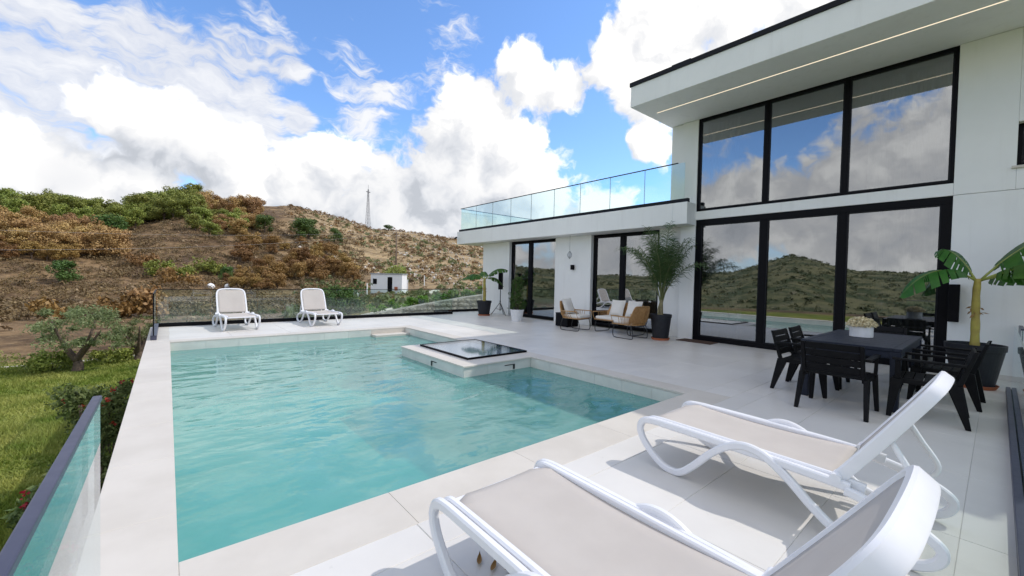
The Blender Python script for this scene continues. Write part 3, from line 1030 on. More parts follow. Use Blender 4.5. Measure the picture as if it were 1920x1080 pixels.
window('glazed_door', WX + 0.12, 6.033, 8.387, 0.002, 2.885, [7.30], 0.09, 0.08, 0.08, 0.14, 0.10)

railing = MB().box(9.80, 9.90, 4.995, 15.34, 3.436, 3.53)
railing.box(9.901, 16.0, 15.24, 15.34, 3.436, 3.53)
railing = railing.build('terrace_railing', M['trim'], house, 0.004)
for k in range(9):
    ya = 5.11 + 1.126 * k
    MB().box(9.842, 9.858, ya + 0.006, ya + 1.120, 3.531, 4.43).build('glass_panel', M['railglass'], railing)
    if k:
        MB().box(9.840, 9.860, ya - 0.003, ya + 0.003, 3.531, 4.43).build('panel_joint', M['steel'], railing)
for k in range(5):
    xa = 9.87 + 1.126 * k
    MB().box(xa + 0.006, xa + 1.120, 15.282, 15.298, 3.531, 4.43).build('glass_panel', M['railglass'], railing)
MB().box(9.835, 9.865, 5.30, 15.30, 4.431, 4.455).box(9.866, 15.5, 15.275, 15.305, 4.431, 4.455).build('handrail', M['trim'], railing)


# curtains hanging indoors
def curtain(X, y0, y1, z0, z1, label, folds):
    n = folds * 8
    V, F = [], []
    for i in range(n + 1):
        t = i / n
        y = y0 + (y1 - y0) * t
        d = 0.045 * math.sin(t * folds * 2 * math.pi) + 0.015 * math.sin(t * folds * 4.7 + 1)
        for z, s in ((z0, 1.15), ((z0 + z1) / 2, 1.0), (z1, 0.85)):
            V.append((X + d * s, y, z))
    for i in range(n):
        for k in range(2):
            a = i * 3 + k
            F.append((a, a + 3, a + 4, a + 1))
    o = MB().add(V, F).build('curtain', M['curtain'], None, smooth=True)
    tag(o, label, 'curtain', 'sheer curtains behind the windows')


curtain(10.62, 4.0, 4.86, 0.03, 3.0, 'pale sheer curtain behind the left pane of the sliding window', 9)
curtain(10.62, 0.62, 1.55, 0.03, 3.0, 'pale sheer curtain behind the right pane of the sliding window', 10)
curtain(10.62, 4.15, 4.92, 3.22, 5.5, 'pale sheer curtain behind the left pane of the upper window', 8)
curtain(10.62, 0.60, 1.75, 3.22, 5.5, 'pale sheer curtain behind the right pane of the upper window', 12)
curtain(10.75, 6.1, 7.15, 0.03, 2.85, 'pale sheer curtain behind the wing door next to the palm', 10)


# ------------------------------------------------------------------ glass fences
def fence_along_x(name, label, y, x0, x1, n, toprail=True, h=0.955):
    t = thing(name, label, 'glass fence', ((x0 + x1) / 2, y, 0))
    L = (x1 - x0) / 2
    MB().box(-L, L, -0.05, 0.05, 0.001, 0.10).build('base_channel', M['frame'], t, 0.004)
    w_ = 2 * L / n
    for k in range(n):
        MB().box(-L + k * w_ + 0.005, -L + (k + 1) * w_ - 0.005, -0.008, 0.008, 0.101, h).build('glass_panel', M['railglass'], t)
    if toprail:
        MB().box(-L, L, -0.013, 0.013, h + 0.001, h + 0.018).build('top_rail', M['frame'], t)
    return t


def fence_along_y(name, label, x, y0, y1, n, rail=None, h=0.955, chan='frame', post=False):
    t = thing(name, label, 'glass fence', (x, (y0 + y1) / 2, 0))
    L = (y1 - y0) / 2
    MB().box(-0.05, 0.05, -L, L, 0.004, 0.10).build('base_channel', M[chan], t, 0.004)
    w_ = 2 * L / n
    for k in range(n):
        MB().box(-0.008, 0.008, -L + k * w_ + 0.005, -L + (k + 1) * w_ - 0.005, 0.101, h).build('glass_panel', M['railglass'], t)
    if rail == 'thick':
        MB().box(-0.013, 0.013, -L, L, h + 0.001, h + 0.022).build('handrail', M['rail'], t, 0.004)
    elif rail:
        MB().box(-0.013, 0.013, -L, L, h + 0.001, h + 0.018).build('top_rail', M['frame'], t)
    return t


fence_along_x('glass_fence', 'long glass fence behind the two far sun loungers', 13.85, -0.20, 8.60, 8)
fence_along_x('glass_fence', 'short set-back glass fence behind the far banana plant', 14.62, 8.25, 11.6, 3)
ft = fence_along_y('glass_fence', 'short glass fence returning at the far left pool corner', -0.22, 11.25, 13.79, 2, 'thin', chan='rail')
MB().box(-0.011, 0.011, -1.285, -1.27, 0.101, 0.955).build('end_edge', M['frame'], ft)
fence_along_y('glass_fence', 'glass fence with thick grey handrail along the near left coping', -0.20, -1.6, 2.16, 3, 'thick')
fr_ = thing('glass_fence', 'glass fence in a grey floor channel at the right edge', 'glass fence', (5.5, -0.165, 0))
MB().box(-3.6, 3.57, -0.055, -0.012, 0.003, 0.075).build('base_channel', M['rail'], fr_, 0.004)
MB().box(-3.6, 3.57, 0.012, 0.055, 0.003, 0.075).build('base_channel', M['rail'], fr_, 0.004)
MB().box(-3.6, 3.57, -0.011, 0.011, 0.003, 0.05).build('channel_gasket', M['frame'], fr_)
for k in range(6):
    MB().box(-3.6 + 1.19 * k, -3.6 + 1.19 * k + 1.18, -0.007, 0.007, 0.051, 0.93).build('glass_panel', M['railglass'], fr_)
gate = thing('glass_gate', 'glass gate panel with a small sign against the right wall', 'gate', (9.7, -0.24, 0))
MB().box(-0.45, 0.40, -0.007, 0.007, 0.06, 0.87).build('glass_panel', M['railglass'], gate)
MB().box(-0.45, 0.40, -0.018, 0.018, 0.871, 0.895).build('top_rail', M['rail'], gate)
MB().box(0.401, 0.43, -0.02, 0.02, 0.003, 0.895).build('gate_post', M['steel'], gate)
sg = MB().box(-0.10, 0.16, 0.009, 0.014, 0.58, 0.70).build('sign_plate', M['whitewash'], gate)
lt = MB()
for (lx, parts) in ((0.12, ((0, .018, 0, .07), (.018, .05, 0, .016))), (0.05, ((0, .018, 0, .07), (.018, .05, 0, .014), (.018, .044, .028, .042), (.018, .05, .056, .07)))):
    for (a, b, c, d) in parts:
        lt.box(lx - b, lx - a, 0.0142, 0.0165, 0.605 + c, 0.605 + d)
lt.build('lettering', M['frame'], sg)

# ------------------------------------------------------------------ sun loungers
def make_lounger(label, loc, rz, tilt=56.0):
    t = thing('sun_lounger', label, 'sun lounger', loc, rz, 'white sun loungers with taupe slings')
    hw = 0.335
    wave = spline([(-1.30, .318), (-1.0, .334), (-0.6, .345), (-0.25, .352), (-0.08, .352), (0.002, .332), (0.030, .268), (0.0, .185), (-0.085, .095), (-0.175, .038), (-0.26, .024), (-0.33, .044), (-0.42, .125), (-0.53, .245),
                   (-0.64, .335), (-0.75, .375), (-0.87, .352), (-1.0, .262), (-1.13, .142), (-1.25, .055), (-1.38, .024), (-1.54, .027), (-1.64, .075),
                   (-1.665, .150), (-1.59, .212), (-1.45, .262), (-1.28, .300)], 7)
    for s in (-1, 1):
        MB().band(wave, [s * (hw + 0.022 + 0.013 * min(1.0, max(0.0, (i / len(wave) - 0.30) / 0.12))) for i in range(len(wave))], 0.040, 0.050).build('leg', M['resin'], t, smooth=True, sharp=True)
        for fy in (-0.265, -1.45):
            MB().box(s * (hw + 0.022) - 0.02, s * (hw + 0.022) + 0.02, fy - 0.03, fy + 0.03, 0.0, 0.010).build('foot_pad', M['metal'], t)
        rail = spline([(-0.03, .335), (-0.08, .352), (-0.25, .352), (-0.6, .346), (-0.95, .338), (-1.25, .330), (-1.36, .318)], 5)
        MB().band(rail, s * (hw - 0.018), 0.034, 0.060).build('side_rail', M['resin'], t, smooth=True, sharp=True)
        mb = MB()
        mb.tube([(s * (hw - 0.045), -1.235, .352), (s * (hw + 0.05), -1.235, .352)], 0.027, 14)
        mb.build('hinge_knob', M['resin'], t, smooth=False)
    cb = MB().box(-hw + 0.035, hw - 0.035, -0.075, -0.03, .320, .348)
    cb.build('cross_bar', M['resin'], t, 0.008)
    MB().box(-hw + 0.037, hw - 0.037, -0.80, -0.755, .292, .322).build('cross_bar', M['resin'], t, 0.008)
    MB().tube([(-hw - 0.012, -1.47, .252), (hw + 0.012, -1.47, .252)], 0.014, 10).build('cross_bar', M['resin'], t, smooth=True)
    # seat sling
    n = 20
    V, F = [], []
    prof = [(-0.038, .338), (-0.052, .362), (-0.10, .371)] + [(-0.10 - 1.12 * k / n, .371 - 0.020 * math.sin(math.pi * k / n) - 0.018 * k / n) for k in range(1, n + 1)]
    xs = [-0.302, -0.297, -0.22, -0.11, 0, 0.11, 0.22, 0.297, 0.302]
    for i, (y, z) in enumerate(prof):
        for x in xs:
            corner = 0.055 if i < 3 else 0.0
            yy = y - corner * max(0, (abs(x) - 0.24) / 0.062) ** 2 * (1 if i < 3 else 0)
            V.append((x, yy, z - 0.010 * (1 - (x / 0.302) ** 2) - (0.006 if abs(x) > 0.3 else 0)))
    m = len(xs)
    for i in range(len(prof) - 1):
        for k in range(m - 1):
            F.append((i * m + k, i * m + k + 1, (i + 1) * m + k + 1, (i + 1) * m + k))
    MB().add(V, F).build('seat_sling', M['sling'], t, smooth=True, solid=0.006, fixn=True)
    # backrest: frame loop and sling in its own plane, then tipped about the hinge
    ca, sa = math.cos(R(tilt)), math.sin(R(tilt))

    def tip(x, l, d):
        return (x, -1.235 - l * ca - d * sa * -1, .352 + l * sa + d * ca)
    loop = [(-hw + 0.01, 0.0), (-hw + 0.008, 0.25), (-hw + 0.012, 0.50), (-hw + 0.03, 0.62), (-hw + 0.09, 0.685), (-0.10, 0.705), (0.10, 0.705), (hw - 0.09, 0.685), (hw - 0.03, 0.62), (hw - 0.012, 0.50), (hw - 0.008, 0.25), (hw - 0.01, 0.0)]
    lp = spline(loop, 5)
    V, F = [], []
    sec = [(-0.011, -0.042), (0.011, -0.042), (0.016, -0.034), (0.020, 0.014), (0.013, 0.024), (-0.013, 0.024), (-0.020, 0.014), (-0.016, -0.034)]
    N = len(lp)
    for i in range(N):
        a, b = lp[max(i - 1, 0)], lp[min(i + 1, N - 1)]
        tx, tl = b[0] - a[0], b[1] - a[1]
        q = math.hypot(tx, tl)
        nx, nl = -tl / q, tx / q
        for (sn, sd) in sec:
            V.append(tip(lp[i][0] + nx * sn, lp[i][1] + nl * sn, sd + 0.03 * lp[i][1] ** 2))
    for i in range(N - 1):
        for k in range(8):
            F.append((i * 8 + k, i * 8 + (k + 1) % 8, (i + 1) * 8 + (k + 1) % 8, (i + 1) * 8 + k))
    F.append(tuple(range(7, -1, -1)))
    F.append(tuple((N - 1) * 8 + k for k in range(8)))
    MB().add(V, F).build('backrest_frame', M['resin'], t, smooth=True, fixn=True, sharp=True)
    V, F = [], []
    nl_, nx_ = 14, 10
    for i in range(nl_ + 1):
        l = 0.02 + 0.655 * i / nl_
        wv_ = hw - 0.024 - (0.0 if l < 0.54 else 0.075 * ((l - 0.54) / 0.135) ** 2)
        for k in range(nx_ + 1):
            x = -wv_ + 2 * wv_ * k / nx_
            V.append(tip(x, l, 0.012 + 0.03 * l * l - 0.016 * (1 - (x / wv_) ** 2)))
    for i in range(nl_):
        for k in range(nx_):
            a = i * (nx_ + 1) + k
            F.append((a, a + 1, a + nx_ + 2, a + nx_ + 1))
    MB().add(V, F).build('back_sling', M['sling'], t, smooth=True, solid=0.006, fixn=True)
    # prop bracket behind the backrest
    for s in (-1, 1):
        pr_ = spline([tip(s * 0.30, 0.34, -0.035), (s * 0.30, -1.52, 0.50), (s * 0.30, -1.60, 0.36), (s * 0.30, -1.55, 0.265)], 5)
        MB().band([(q[1], q[2]) for q in pr_], s * 0.30, 0.028, 0.028).build('prop', M['resin'], t, smooth=True)
    a_ = tip(0, 0.34, -0.035)
    MB().tube([(-0.30, a_[1], a_[2]), (0.30, a_[1], a_[2])], 0.013, 10).build('prop_bar', M['resin'], t, smooth=True)
    return t


make_lounger('white sun lounger with taupe sling nearest the camera', (1.375, 1.745, 0), 0.0, 55)
make_lounger('white sun lounger with taupe sling between the nearest lounger and the dining table', (3.29, 1.80, 0), 0.0, 56)
make_lounger('white sun lounger by the back fence, left of the two', (1.43, 12.0, 0), math.pi + R(4), 63)
make_lounger('white sun lounger by the back fence, right of the two', (3.44, 12.0, 0), math.pi + R(2), 63)


# ------------------------------------------------------------------ dining table and chairs
tab = thing('dining_table', 'anthracite slatted resin dining table with square legs', 'table', (7.37, 1.17, 0))
tx, ty = 0.985, 0.485
for k in range(8):
    xa = -tx + 0.075 + (2 * tx - 0.15) * k / 8
    MB().box(xa + 0.001, xa + (2 * tx - 0.15) / 8 - 0.003, -ty + 0.075, ty - 0.075, 0.722, 0.7375).build('plank', M['tableresin'], tab, 0.002)
rim = MB()
rim.box(-tx, tx, -ty, -ty + 0.073, 0.70, 0.74).box(-tx, tx, ty - 0.073, ty, 0.70, 0.74).box(-tx, -tx + 0.073, -ty + 0.0735, ty - 0.0735, 0.70, 0.74).box(tx - 0.073, tx, -ty + 0.0735, ty - 0.0735, 0.70, 0.74)
rim.build('top_rim', M['tableresin'], tab, 0.006)
ap = MB()
ap.box(-tx + 0.02, tx - 0.02, -ty + 0.015, -ty + 0.04, 0.62, 0.699).box(-tx + 0.02, tx - 0.02, ty - 0.04, ty - 0.015, 0.62, 0.699).box(-tx + 0.015, -tx + 0.04, -ty + 0.041, ty - 0.041, 0.62, 0.699).box(tx - 0.04, tx - 0.015, -ty + 0.041, ty - 0.041, 0.62, 0.699)
ap.build('apron', M['tableresin'], tab, 0.004)
for sx in (-1, 1):
    for sy in (-1, 1):
        cx, cy = sx * (tx - 0.052), sy * (ty - 0.052)
        a, b = 0.048, 0.040
        MB().hexa([(cx - b, cy - b, 0), (cx + b, cy - b, 0), (cx + b, cy + b, 0), (cx - b, cy + b, 0)],
                  [(cx - a, cy - a, 0.698), (cx + a, cy - a, 0.698), (cx + a, cy + a, 0.698), (cx - a, cy + a, 0.698)]).build('leg', M['tableresin'], tab, 0.006)


def make_chair():
    t = thing('dining_chair', 'x', 'chair', (0, 0, 0), 0, 'black slatted resin dining chairs')
    mt = M['blackresin']
    # seat of slats between side rails
    for k in range(6):
        y0 = -0.225 + 0.078 * k
        z = 0.432 + 0.010 * (k / 5)
        MB().box(-0.232, 0.232, y0 + 0.002, y0 + 0.072, z - 0.016, z).build('seat_slat', mt, t, 0.003)
    for s in (-1, 1):
        MB().box(s * 0.255 - 0.022, s * 0.255 + 0.022, -0.24, 0.25, 0.385, 0.436).build('seat_rail', mt, t, 0.005)
        # front leg: broad at the seat, narrow at the floor, runs up into the arm
        x0, x1 = s * 0.268, s * 0.290
        MB().hexa([(x1 - 0.018, 0.235, 0), (x1 + 0.018, 0.235, 0), (x1 + 0.018, 0.275, 0), (x1 - 0.018, 0.275, 0)],
                  [(x0 - 0.020, 0.155, 0.43), (x0 + 0.020, 0.155, 0.43), (x0 + 0.020, 0.255, 0.43), (x0 - 0.020, 0.255, 0.43)]).build('leg', mt, t, 0.005, fixn=True)
        MB().hexa([(x1 - 0.018, -0.335, 0), (x1 + 0.018, -0.335, 0), (x1 + 0.018, -0.295, 0), (x1 - 0.018, -0.295, 0)],
                  [(x0 - 0.020, -0.265, 0.43), (x0 + 0.020, -0.265, 0.43), (x0 + 0.020, -0.150, 0.43), (x0 - 0.020, -0.150, 0.43)]).build('leg', mt, t, 0.005, fixn=True)
        MB().hexa([(s * 0.275 - 0.014, 0.170, 0.436), (s * 0.275 + 0.014, 0.170, 0.436), (s * 0.275 + 0.014, 0.222, 0.436), (s * 0.275 - 0.014, 0.222, 0.436)],
                  [(s * 0.280 - 0.014, 0.180, 0.632), (s * 0.280 + 0.014, 0.180, 0.632), (s * 0.280 + 0.014, 0.220, 0.632), (s * 0.280 - 0.014, 0.220, 0.632)]).build('arm_post', mt, t, 0.004, fixn=True)
        MB().hexa([(s * 0.280 - 0.026, -0.285, 0.632), (s * 0.280 + 0.026, -0.285, 0.632), (s * 0.280 + 0.028, 0.245, 0.640), (s * 0.280 - 0.028, 0.245, 0.640)],
                  [(s * 0.280 - 0.026, -0.285, 0.660), (s * 0.280 + 0.026, -0.285, 0.660), (s * 0.280 + 0.028, 0.245, 0.664), (s * 0.280 - 0.028, 0.245, 0.664)]).build('armrest', mt, t, 0.007, fixn=True)
        MB().hexa([(s * 0.245 - 0.018, -0.265, 0.43), (s * 0.245 + 0.018, -0.265, 0.43), (s * 0.245 + 0.018, -0.220, 0.43), (s * 0.245 - 0.018, -0.220, 0.43)],
                  [(s * 0.245 - 0.016, -0.362, 0.80), (s * 0.245 + 0.016, -0.362, 0.80), (s * 0.245 + 0.016, -0.332, 0.80), (s * 0.245 - 0.016, -0.332, 0.80)]).build('back_post', mt, t, 0.005, fixn=True)
    for k in range(4):
        za, zb = 0.475 + 0.083 * k, 0.475 + 0.083 * k + 0.074
        ya, yb = -0.2425 - (za - 0.43) * 0.262, -0.2425 - (zb - 0.43) * 0.262
        MB().hexa([(-0.226, ya - 0.009, za), (0.226, ya - 0.009, za), (0.226, ya + 0.009, za), (-0.226, ya + 0.009, za)],
                  [(-0.226, yb - 0.009, zb), (0.226, yb - 0.009, zb), (0.226, yb + 0.009, zb), (-0.226, yb + 0.009, zb)]).build('back_slat', mt, t, 0.004, fixn=True)
    return t


ch = make_chair()
spots = [((6.05, 1.185, 0), -math.pi / 2, 'black slatted dining chair at the table end nearest the pool'),
         ((8.62, 1.20, 0), math.pi / 2, 'black dining chair at the table end nearest the window'),
         ((6.78, 1.66, 0), math.pi, 'left-hand black dining chair of the two on the palm side of the table'),
         ((7.52, 1.67, 0), math.pi + 0.04, 'second black dining chair on the palm side, nearer the window'),
         ((6.55, 0.50, 0), 0.05, 'black dining chair on the right side, nearer the sun loungers'),
         ((7.65, 0.42, 0), -0.03, 'black dining chair on the right side beside the big banana pot')]
for i, (lc, rz, lb) in enumerate(spots):
    c = ch if i == 0 else copy_tree(ch)
    c.location = lc
    c.rotation_euler = (0, 0, rz)
    c.scale = (1.10, 1.06, 1.0)
    c['label'] = lb

# bouquet in its white drum
fl = thing('flower_pot', 'white drum pot of dried cream flowers on the dining table', 'flower pot', (7.45, 1.22, 0.741))
MB().lathe([(0.125, 0.0), (0.13, 0.004), (0.13, 0.145), (0.124, 0.149), (0.118, 0.145), (0.118, 0.10)], 36).build('drum', M['whitepot'], fl, smooth=False)
rg = np.random.default_rng(3)
d = rg.normal(size=(1500, 3))
d[:, 2] = np.abs(d[:, 2])
d /= np.linalg.norm(d, axis=1, keepdims=True)
c = d * np.array([0.165, 0.165, 0.125]) * rg.uniform(0.6, 1.06, size=(1500, 1)) + np.array([0, 0, 0.15])
V, F = leaves(rg, c, d + rg.normal(scale=0.9, size=d.shape), rg.uniform(0.012, 0.026, 1500), 0.45)
link('blossoms', np_mesh('blossoms', V, F), M['petal'], fl)

# ------------------------------------------------------------------ rattan seating
def bent(path, r=0.011, n=8):
    return MB().tube(path, r, n)


def rattan_seat(name, label, cat, loc, rz, w, dpt, cushions):
    """a rattan shell on black looped runners; local +y is the way it faces"""
    t = thing(name, label, cat, loc, rz)
    hw = w / 2
    sz = 0.36
    # shell outline in plan: front left -> round the back -> front right
    def outline(z_arm, z_back, flare, n=40):
        pts = []
        for i in range(n + 1):
            u = i / n
            a = math.pi * (1.0 + u)               # from left front round the back to right front
            ex = 0.42
            cx, sy = math.cos(a), math.sin(a)
            x = (hw + flare) * math.copysign(abs(cx) ** ex, cx)
            yb = -dpt / 2 - flare * 1.2
            y = dpt / 2 - 0.06 + (yb - dpt / 2 + 0.06) * abs(sy) ** ex
            k = sstep((abs(sy) - 0.62) / 0.34)
            pts.append((x, y, float(z_arm + (z_back - z_arm) * k)))
        return pts
    low = outline(sz, sz, -0.02)
    top = outline(0.56, 0.82, 0.05)
    mid = [tuple((np.array(a) * 0.5 + np.array(b) * 0.5)) for a, b in zip(low, top)]
    bent(top, 0.014).build('top_rail', M['wicker'], t, smooth=True)
    bent(low, 0.014).build('seat_rail', M['wicker'], t, smooth=True)
    bent([(-hw + 0.02, dpt / 2 - 0.05, sz), (hw - 0.02, dpt / 2 - 0.05, sz)], 0.016).build('front_rail', M['wicker'], t, smooth=True)
    N = len(low) - 1
    for i in range(0, N + 1):
        a, b = np.array(low[i]), np.array(top[i])
        bow = np.array([a[0] * 0.06, -0.02, 0.0])
        pts = [tuple(a), tuple(a * 0.5 + b * 0.5 + bow), tuple(b)]
        bent(spline(pts, 3), 0.0075, 6).build('cane', M['wicker'], t, smooth=True)
    # woven panel low round the back
    V, F = [], []
    for i in range(8, N - 7):
        for f_ in (0.02, 0.35, 0.7, 0.98):
            a, b = np.array(low[i]), np.array(top[i])
            V.append(tuple(a + (b - a) * f_ + np.array([0, 0.006, 0])))
    m = N - 15
    for i in range(m - 1):
        for k in range(3):
            F.append((i * 4 + k, i * 4 + k + 1, (i + 1) * 4 + k + 1, (i + 1) * 4 + k))
    MB().add(V, F).build('woven_back', M['wicker'], t, smooth=True, solid=0.008)
    # looped runners, one left, one right
    for s in (-1, 1):
        x = s * (hw - 0.05)
        y0, y1 = -dpt / 2 + 0.03, dpt / 2 - 0.05
        pth = spline([(x, y0 + 0.06, sz - 0.005), (x, y0 + 0.005, 0.20), (x, y0 - 0.01, 0.06), (x, y0 + 0.07, 0.013), (x, y1 - 0.09, 0.013), (x, y1 - 0.005, 0.06), (x, y1, 0.20), (x, y1 - 0.05, sz - 0.005)], 5)
        bent(pth, 0.011).build('runner', M['metal'], t, smooth=True)
    for yy in (-dpt / 2 + 0.10, dpt / 2 - 0.10):
        bent([(-hw + 0.05, yy, sz - 0.03), (hw - 0.05, yy, sz - 0.03)], 0.010).build('cross_bar', M['metal'], t, smooth=True)
    sc = MB().box(-hw + 0.05, hw - 0.05, -dpt / 2 + 0.06, dpt / 2 - 0.04, sz + 0.005, sz + 0.095)
    sc.build('seat_cushion', M['cushion'], t, 0.035, segs=4, smooth=True)
    for cx in cushions:
        cw = 0.23
        mb = MB()
        Nn = 8
        V, F = [], []
        for side in (-1, 1):
            for i in range(Nn + 1):
                for k in range(Nn + 1):
                    a, b = -1 + 2 * i / Nn, -1 + 2 * k / Nn
                    th = 0.075 * (max(0, 1 - a ** 4) * max(0, 1 - b ** 4)) ** 0.6
                    pin = 1 - 0.06 * (1 - abs(a)) * (abs(b)) - 0.06 * (1 - abs(b)) * abs(a)
                    V.append((cx + a * cw * pin, -dpt / 2 + 0.15 + side * th - 0.16 * (b * 0.5 + 0.5), sz + 0.10 + cw * (b * pin + 1) * 0.95))
        q = (Nn + 1) ** 2
        for side in range(2):
            for i in range(Nn):
                for k in range(Nn):
                    a = side * q + i * (Nn + 1) + k
                    f = (a, a + 1, a + Nn + 2, a + Nn + 1)
                    F.append(f if side else f[::-1])
        mb.add(V, F).build('back_cushion', M['cushion'], t, smooth=True)
    return t


rattan_seat('rattan_armchair', 'honey rattan armchair with cream cushion beside the black box', 'armchair', (9.02, 7.82, 0), math.pi + 0.12, 0.66, 0.70, [0.0])
rattan_seat('rattan_sofa', 'honey rattan two-seat sofa with two cream cushions by the glass door', 'sofa', (9.55, 6.72, 0), math.pi / 2, 1.25, 0.72, [-0.27, 0.27])
rattan_seat('rattan_armchair', 'honey rattan armchair turned away, next to the palm pot', 'armchair', (9.03, 6.03, 0), -0.10, 0.66, 0.70, [])
bk = thing('side_cube', 'low black box behind the left rattan armchair', 'box', (9.52, 8.62, 0), 0.0)
MB().box(-0.25, 0.25, -0.25, 0.25, 0.012, 0.40).build('body', M['frame'], bk, 0.01)
MB().box(-0.255, 0.255, -0.255, 0.255, 0.401, 0.425).build('lid', M['trim'], bk, 0.006)
for sx in (-1, 1):
    for sy in (-1, 1):
        MB().box(sx * 0.2 - 0.02, sx * 0.2 + 0.02, sy * 0.2 - 0.02, sy * 0.2 + 0.02, 0.0, 0.011).build('foot', M['metal'], bk)


# ------------------------------------------------------------------ potted plants
def pot(parent, r0, r1, h, mat='potdark', saucer=True):
    z = 0.0
    if saucer:
        MB().lathe([(r0 * 1.08, 0.0), (r0 * 1.22, 0.055), (r0 * 1.18, 0.055), (r0 * 1.05, 0.015)], 36).build('saucer', M['terracotta'], parent, smooth=False)
        z = 0.018
    p = MB().lathe([(r0, z), (r0 + (r1 - r0) * 0.9, z + h * 0.86), (r1 + 0.004, z + h * 0.87), (r1 + 0.008, z + h), (r1 - 0.022, z + h), (r1 - 0.03, z + h * 0.9), (r1 - 0.04, z + h * 0.9)], 40).build('pot', M[mat], parent, smooth=False)
    MB().lathe([(0.005, z + h * 0.90), (r1 - 0.03, z + h * 0.905)], 24, cap=False).build('soil', M['soil'], p)
    return z + h * 0.9


def banana_leaf(parent, base, ang, up, length, width, droop, seed, fold=0.5, dead=False, name='leaf'):
    """arching blade with torn segments on both sides of a thick midrib"""
    rr = random.Random(seed)
    dx, dy = math.cos(ang), math.sin(ang)
    sx, sy = -dy, dx
    n = 46
    mid = []
    for i in range(n + 1):
        u = i / n
        out_ = length * (u - 0.10 * u * u)
        z = length * (up * u - droop * u * u)
        out_ *= math.cos(min(1.1, max(0.0, up * 0.55)))
        mid.append(Vector((base[0] + dx * out_, base[1] + dy * out_, base[2] + z)))
    stalk = 0.16
    V, F = [], []
    for side in (-1, 1):
        i = int(n * stalk)
        while i < n:
            k = min(n, i + rr.choice((1, 3, 4, 5, 6, 8)))
            tear = rr.uniform(0.90, 1.0)
            sag = rr.uniform(-0.05, 0.14)
            for j in range(i, k):
                for (jj) in (j, j + 1):
                    u = (jj / n - stalk) / (1 - stalk)
                    ww = width * max(0.02, math.sin(math.pi * min(1, 0.06 + 0.94 * u)) ** 0.55) * (tear if 0.05 < u < 0.97 else 1)
                    inset = 0.028 if (k - i > 0 and (jj == k) and jj < n) else 0.0
                    tg = (mid[min(jj + 1, n)] - mid[max(jj - 1, 0)]).normalized()
                    side_v = Vector((sx, sy, 0)) * side
                    nrm = tg.cross(side_v) * side
                    c_ = mid[jj]
                    p0 = c_ + nrm * 0.004
                    p1 = c_ + side_v * ww * 0.5 * math.cos(fold) + nrm * (-1) * ww * 0.5 * -math.sin(fold) * 0.55 - tg * inset * 0.3
                    p2 = c_ + side_v * ww * 0.94 * math.cos(fold) + Vector((0, 0, -1)) * (ww * (0.48 + sag)) - tg * inset + tg * 0.05 * u
                    V += [p0, p1, p2]
                o = len(V) - 6
                q = [(o, o + 1, o + 4, o + 3), (o + 1, o + 2, o + 5, o + 4)]
                F += q if side > 0 else [f[::-1] for f in q]
            i = k
    lf = MB().add(V, F).build(name, M['dry' if dead else 'banana'], parent, smooth=True)
    MB().tube(mid[::3], [0.013 * (1 - 0.8 * i / (len(mid[::3]) - 1)) + 0.003 for i in range(len(mid[::3]))], 7).build('midrib', M['rib'], lf, smooth=True)
    return lf


def banana(label, loc, sc, stem_h, stem_r, leaf_list, pr0, pr1, ph, rz=0.0, seed=1):
    t = thing('banana_plant', label, 'banana plant', loc, rz)
    top = pot(t, pr0, pr1, ph)
    st = spline([(0, 0, top - 0.02), (0.012, 0.004, top + stem_h * 0.35), (0.0, 0.01, top + stem_h * 0.75), (0.0, 0.0, top + stem_h)], 5)
    k = len(st)
    MB().tube(st, [stem_r * (1.0 - 0.25 * i / (k - 1)) * (1 + 0.06 * math.sin(i * 1.7)) for i in range(k)], 14).build('stem', M['banana_stem'], t, smooth=True)
    for (a, u, L, W, d, dead) in leaf_list:
        seed += 1
        z0 = top + stem_h - 0.03 if not dead else top + stem_h * 0.55
        # leaf sheath leaving the stem
        banana_leaf(t, (math.cos(a) * stem_r * 0.4, math.sin(a) * stem_r * 0.4, z0), a, u, L, W * 1.55, d, seed, 0.22 if not dead else 0.9, dead, 'leaf' if not dead else 'dead_leaf')
    rg = np.random.default_rng(seed)
    c = rg.normal(scale=0.04, size=(30, 3)) + np.array([0, 0, top + stem_h * 0.52])
    V, F = leaves(rg, c, rg.normal(size=(30, 3)), 0.045, 0.3)
    link('husk', np_mesh('husk', V, F), M['dry'], t)
    return t


# directions below are world angles: 0 = towards the house, 90 deg = along the facade away from the camera
banana('big banana plant in a dark pot by the right wall', (9.12, 0.20, 0), 1.0, 1.02, 0.052,
       [(R(118), 0.75, 1.02, 0.21, 0.98, False), (R(80), 1.55, 0.66, 0.25, 0.85, False), (R(-72), 1.15, 1.40, 0.30, 0.66, False),
        (R(-100), 0.62, 1.25, 0.28, 0.46, False), (R(-60), 0.40, 1.15, 0.26, 0.40, False)],
       0.21, 0.31, 0.62, seed=11)
banana('small banana plant in a dark square-shouldered pot by the far wing corner', (9.35, 12.75, 0), 1.0, 0.92, 0.065,
       [(R(100), 0.62, 0.95, 0.17, 0.55, False), (R(140), 0.42, 0.9, 0.16, 0.42, False), (R(-52), 0.95, 1.08, 0.19, 0.62, False), (R(-30), 0.5, 0.8, 0.15, 0.8, False), (R(60), 0.9, 0.7, 0.14, 0.5, False)],
       0.20, 0.28, 0.55, seed=31)

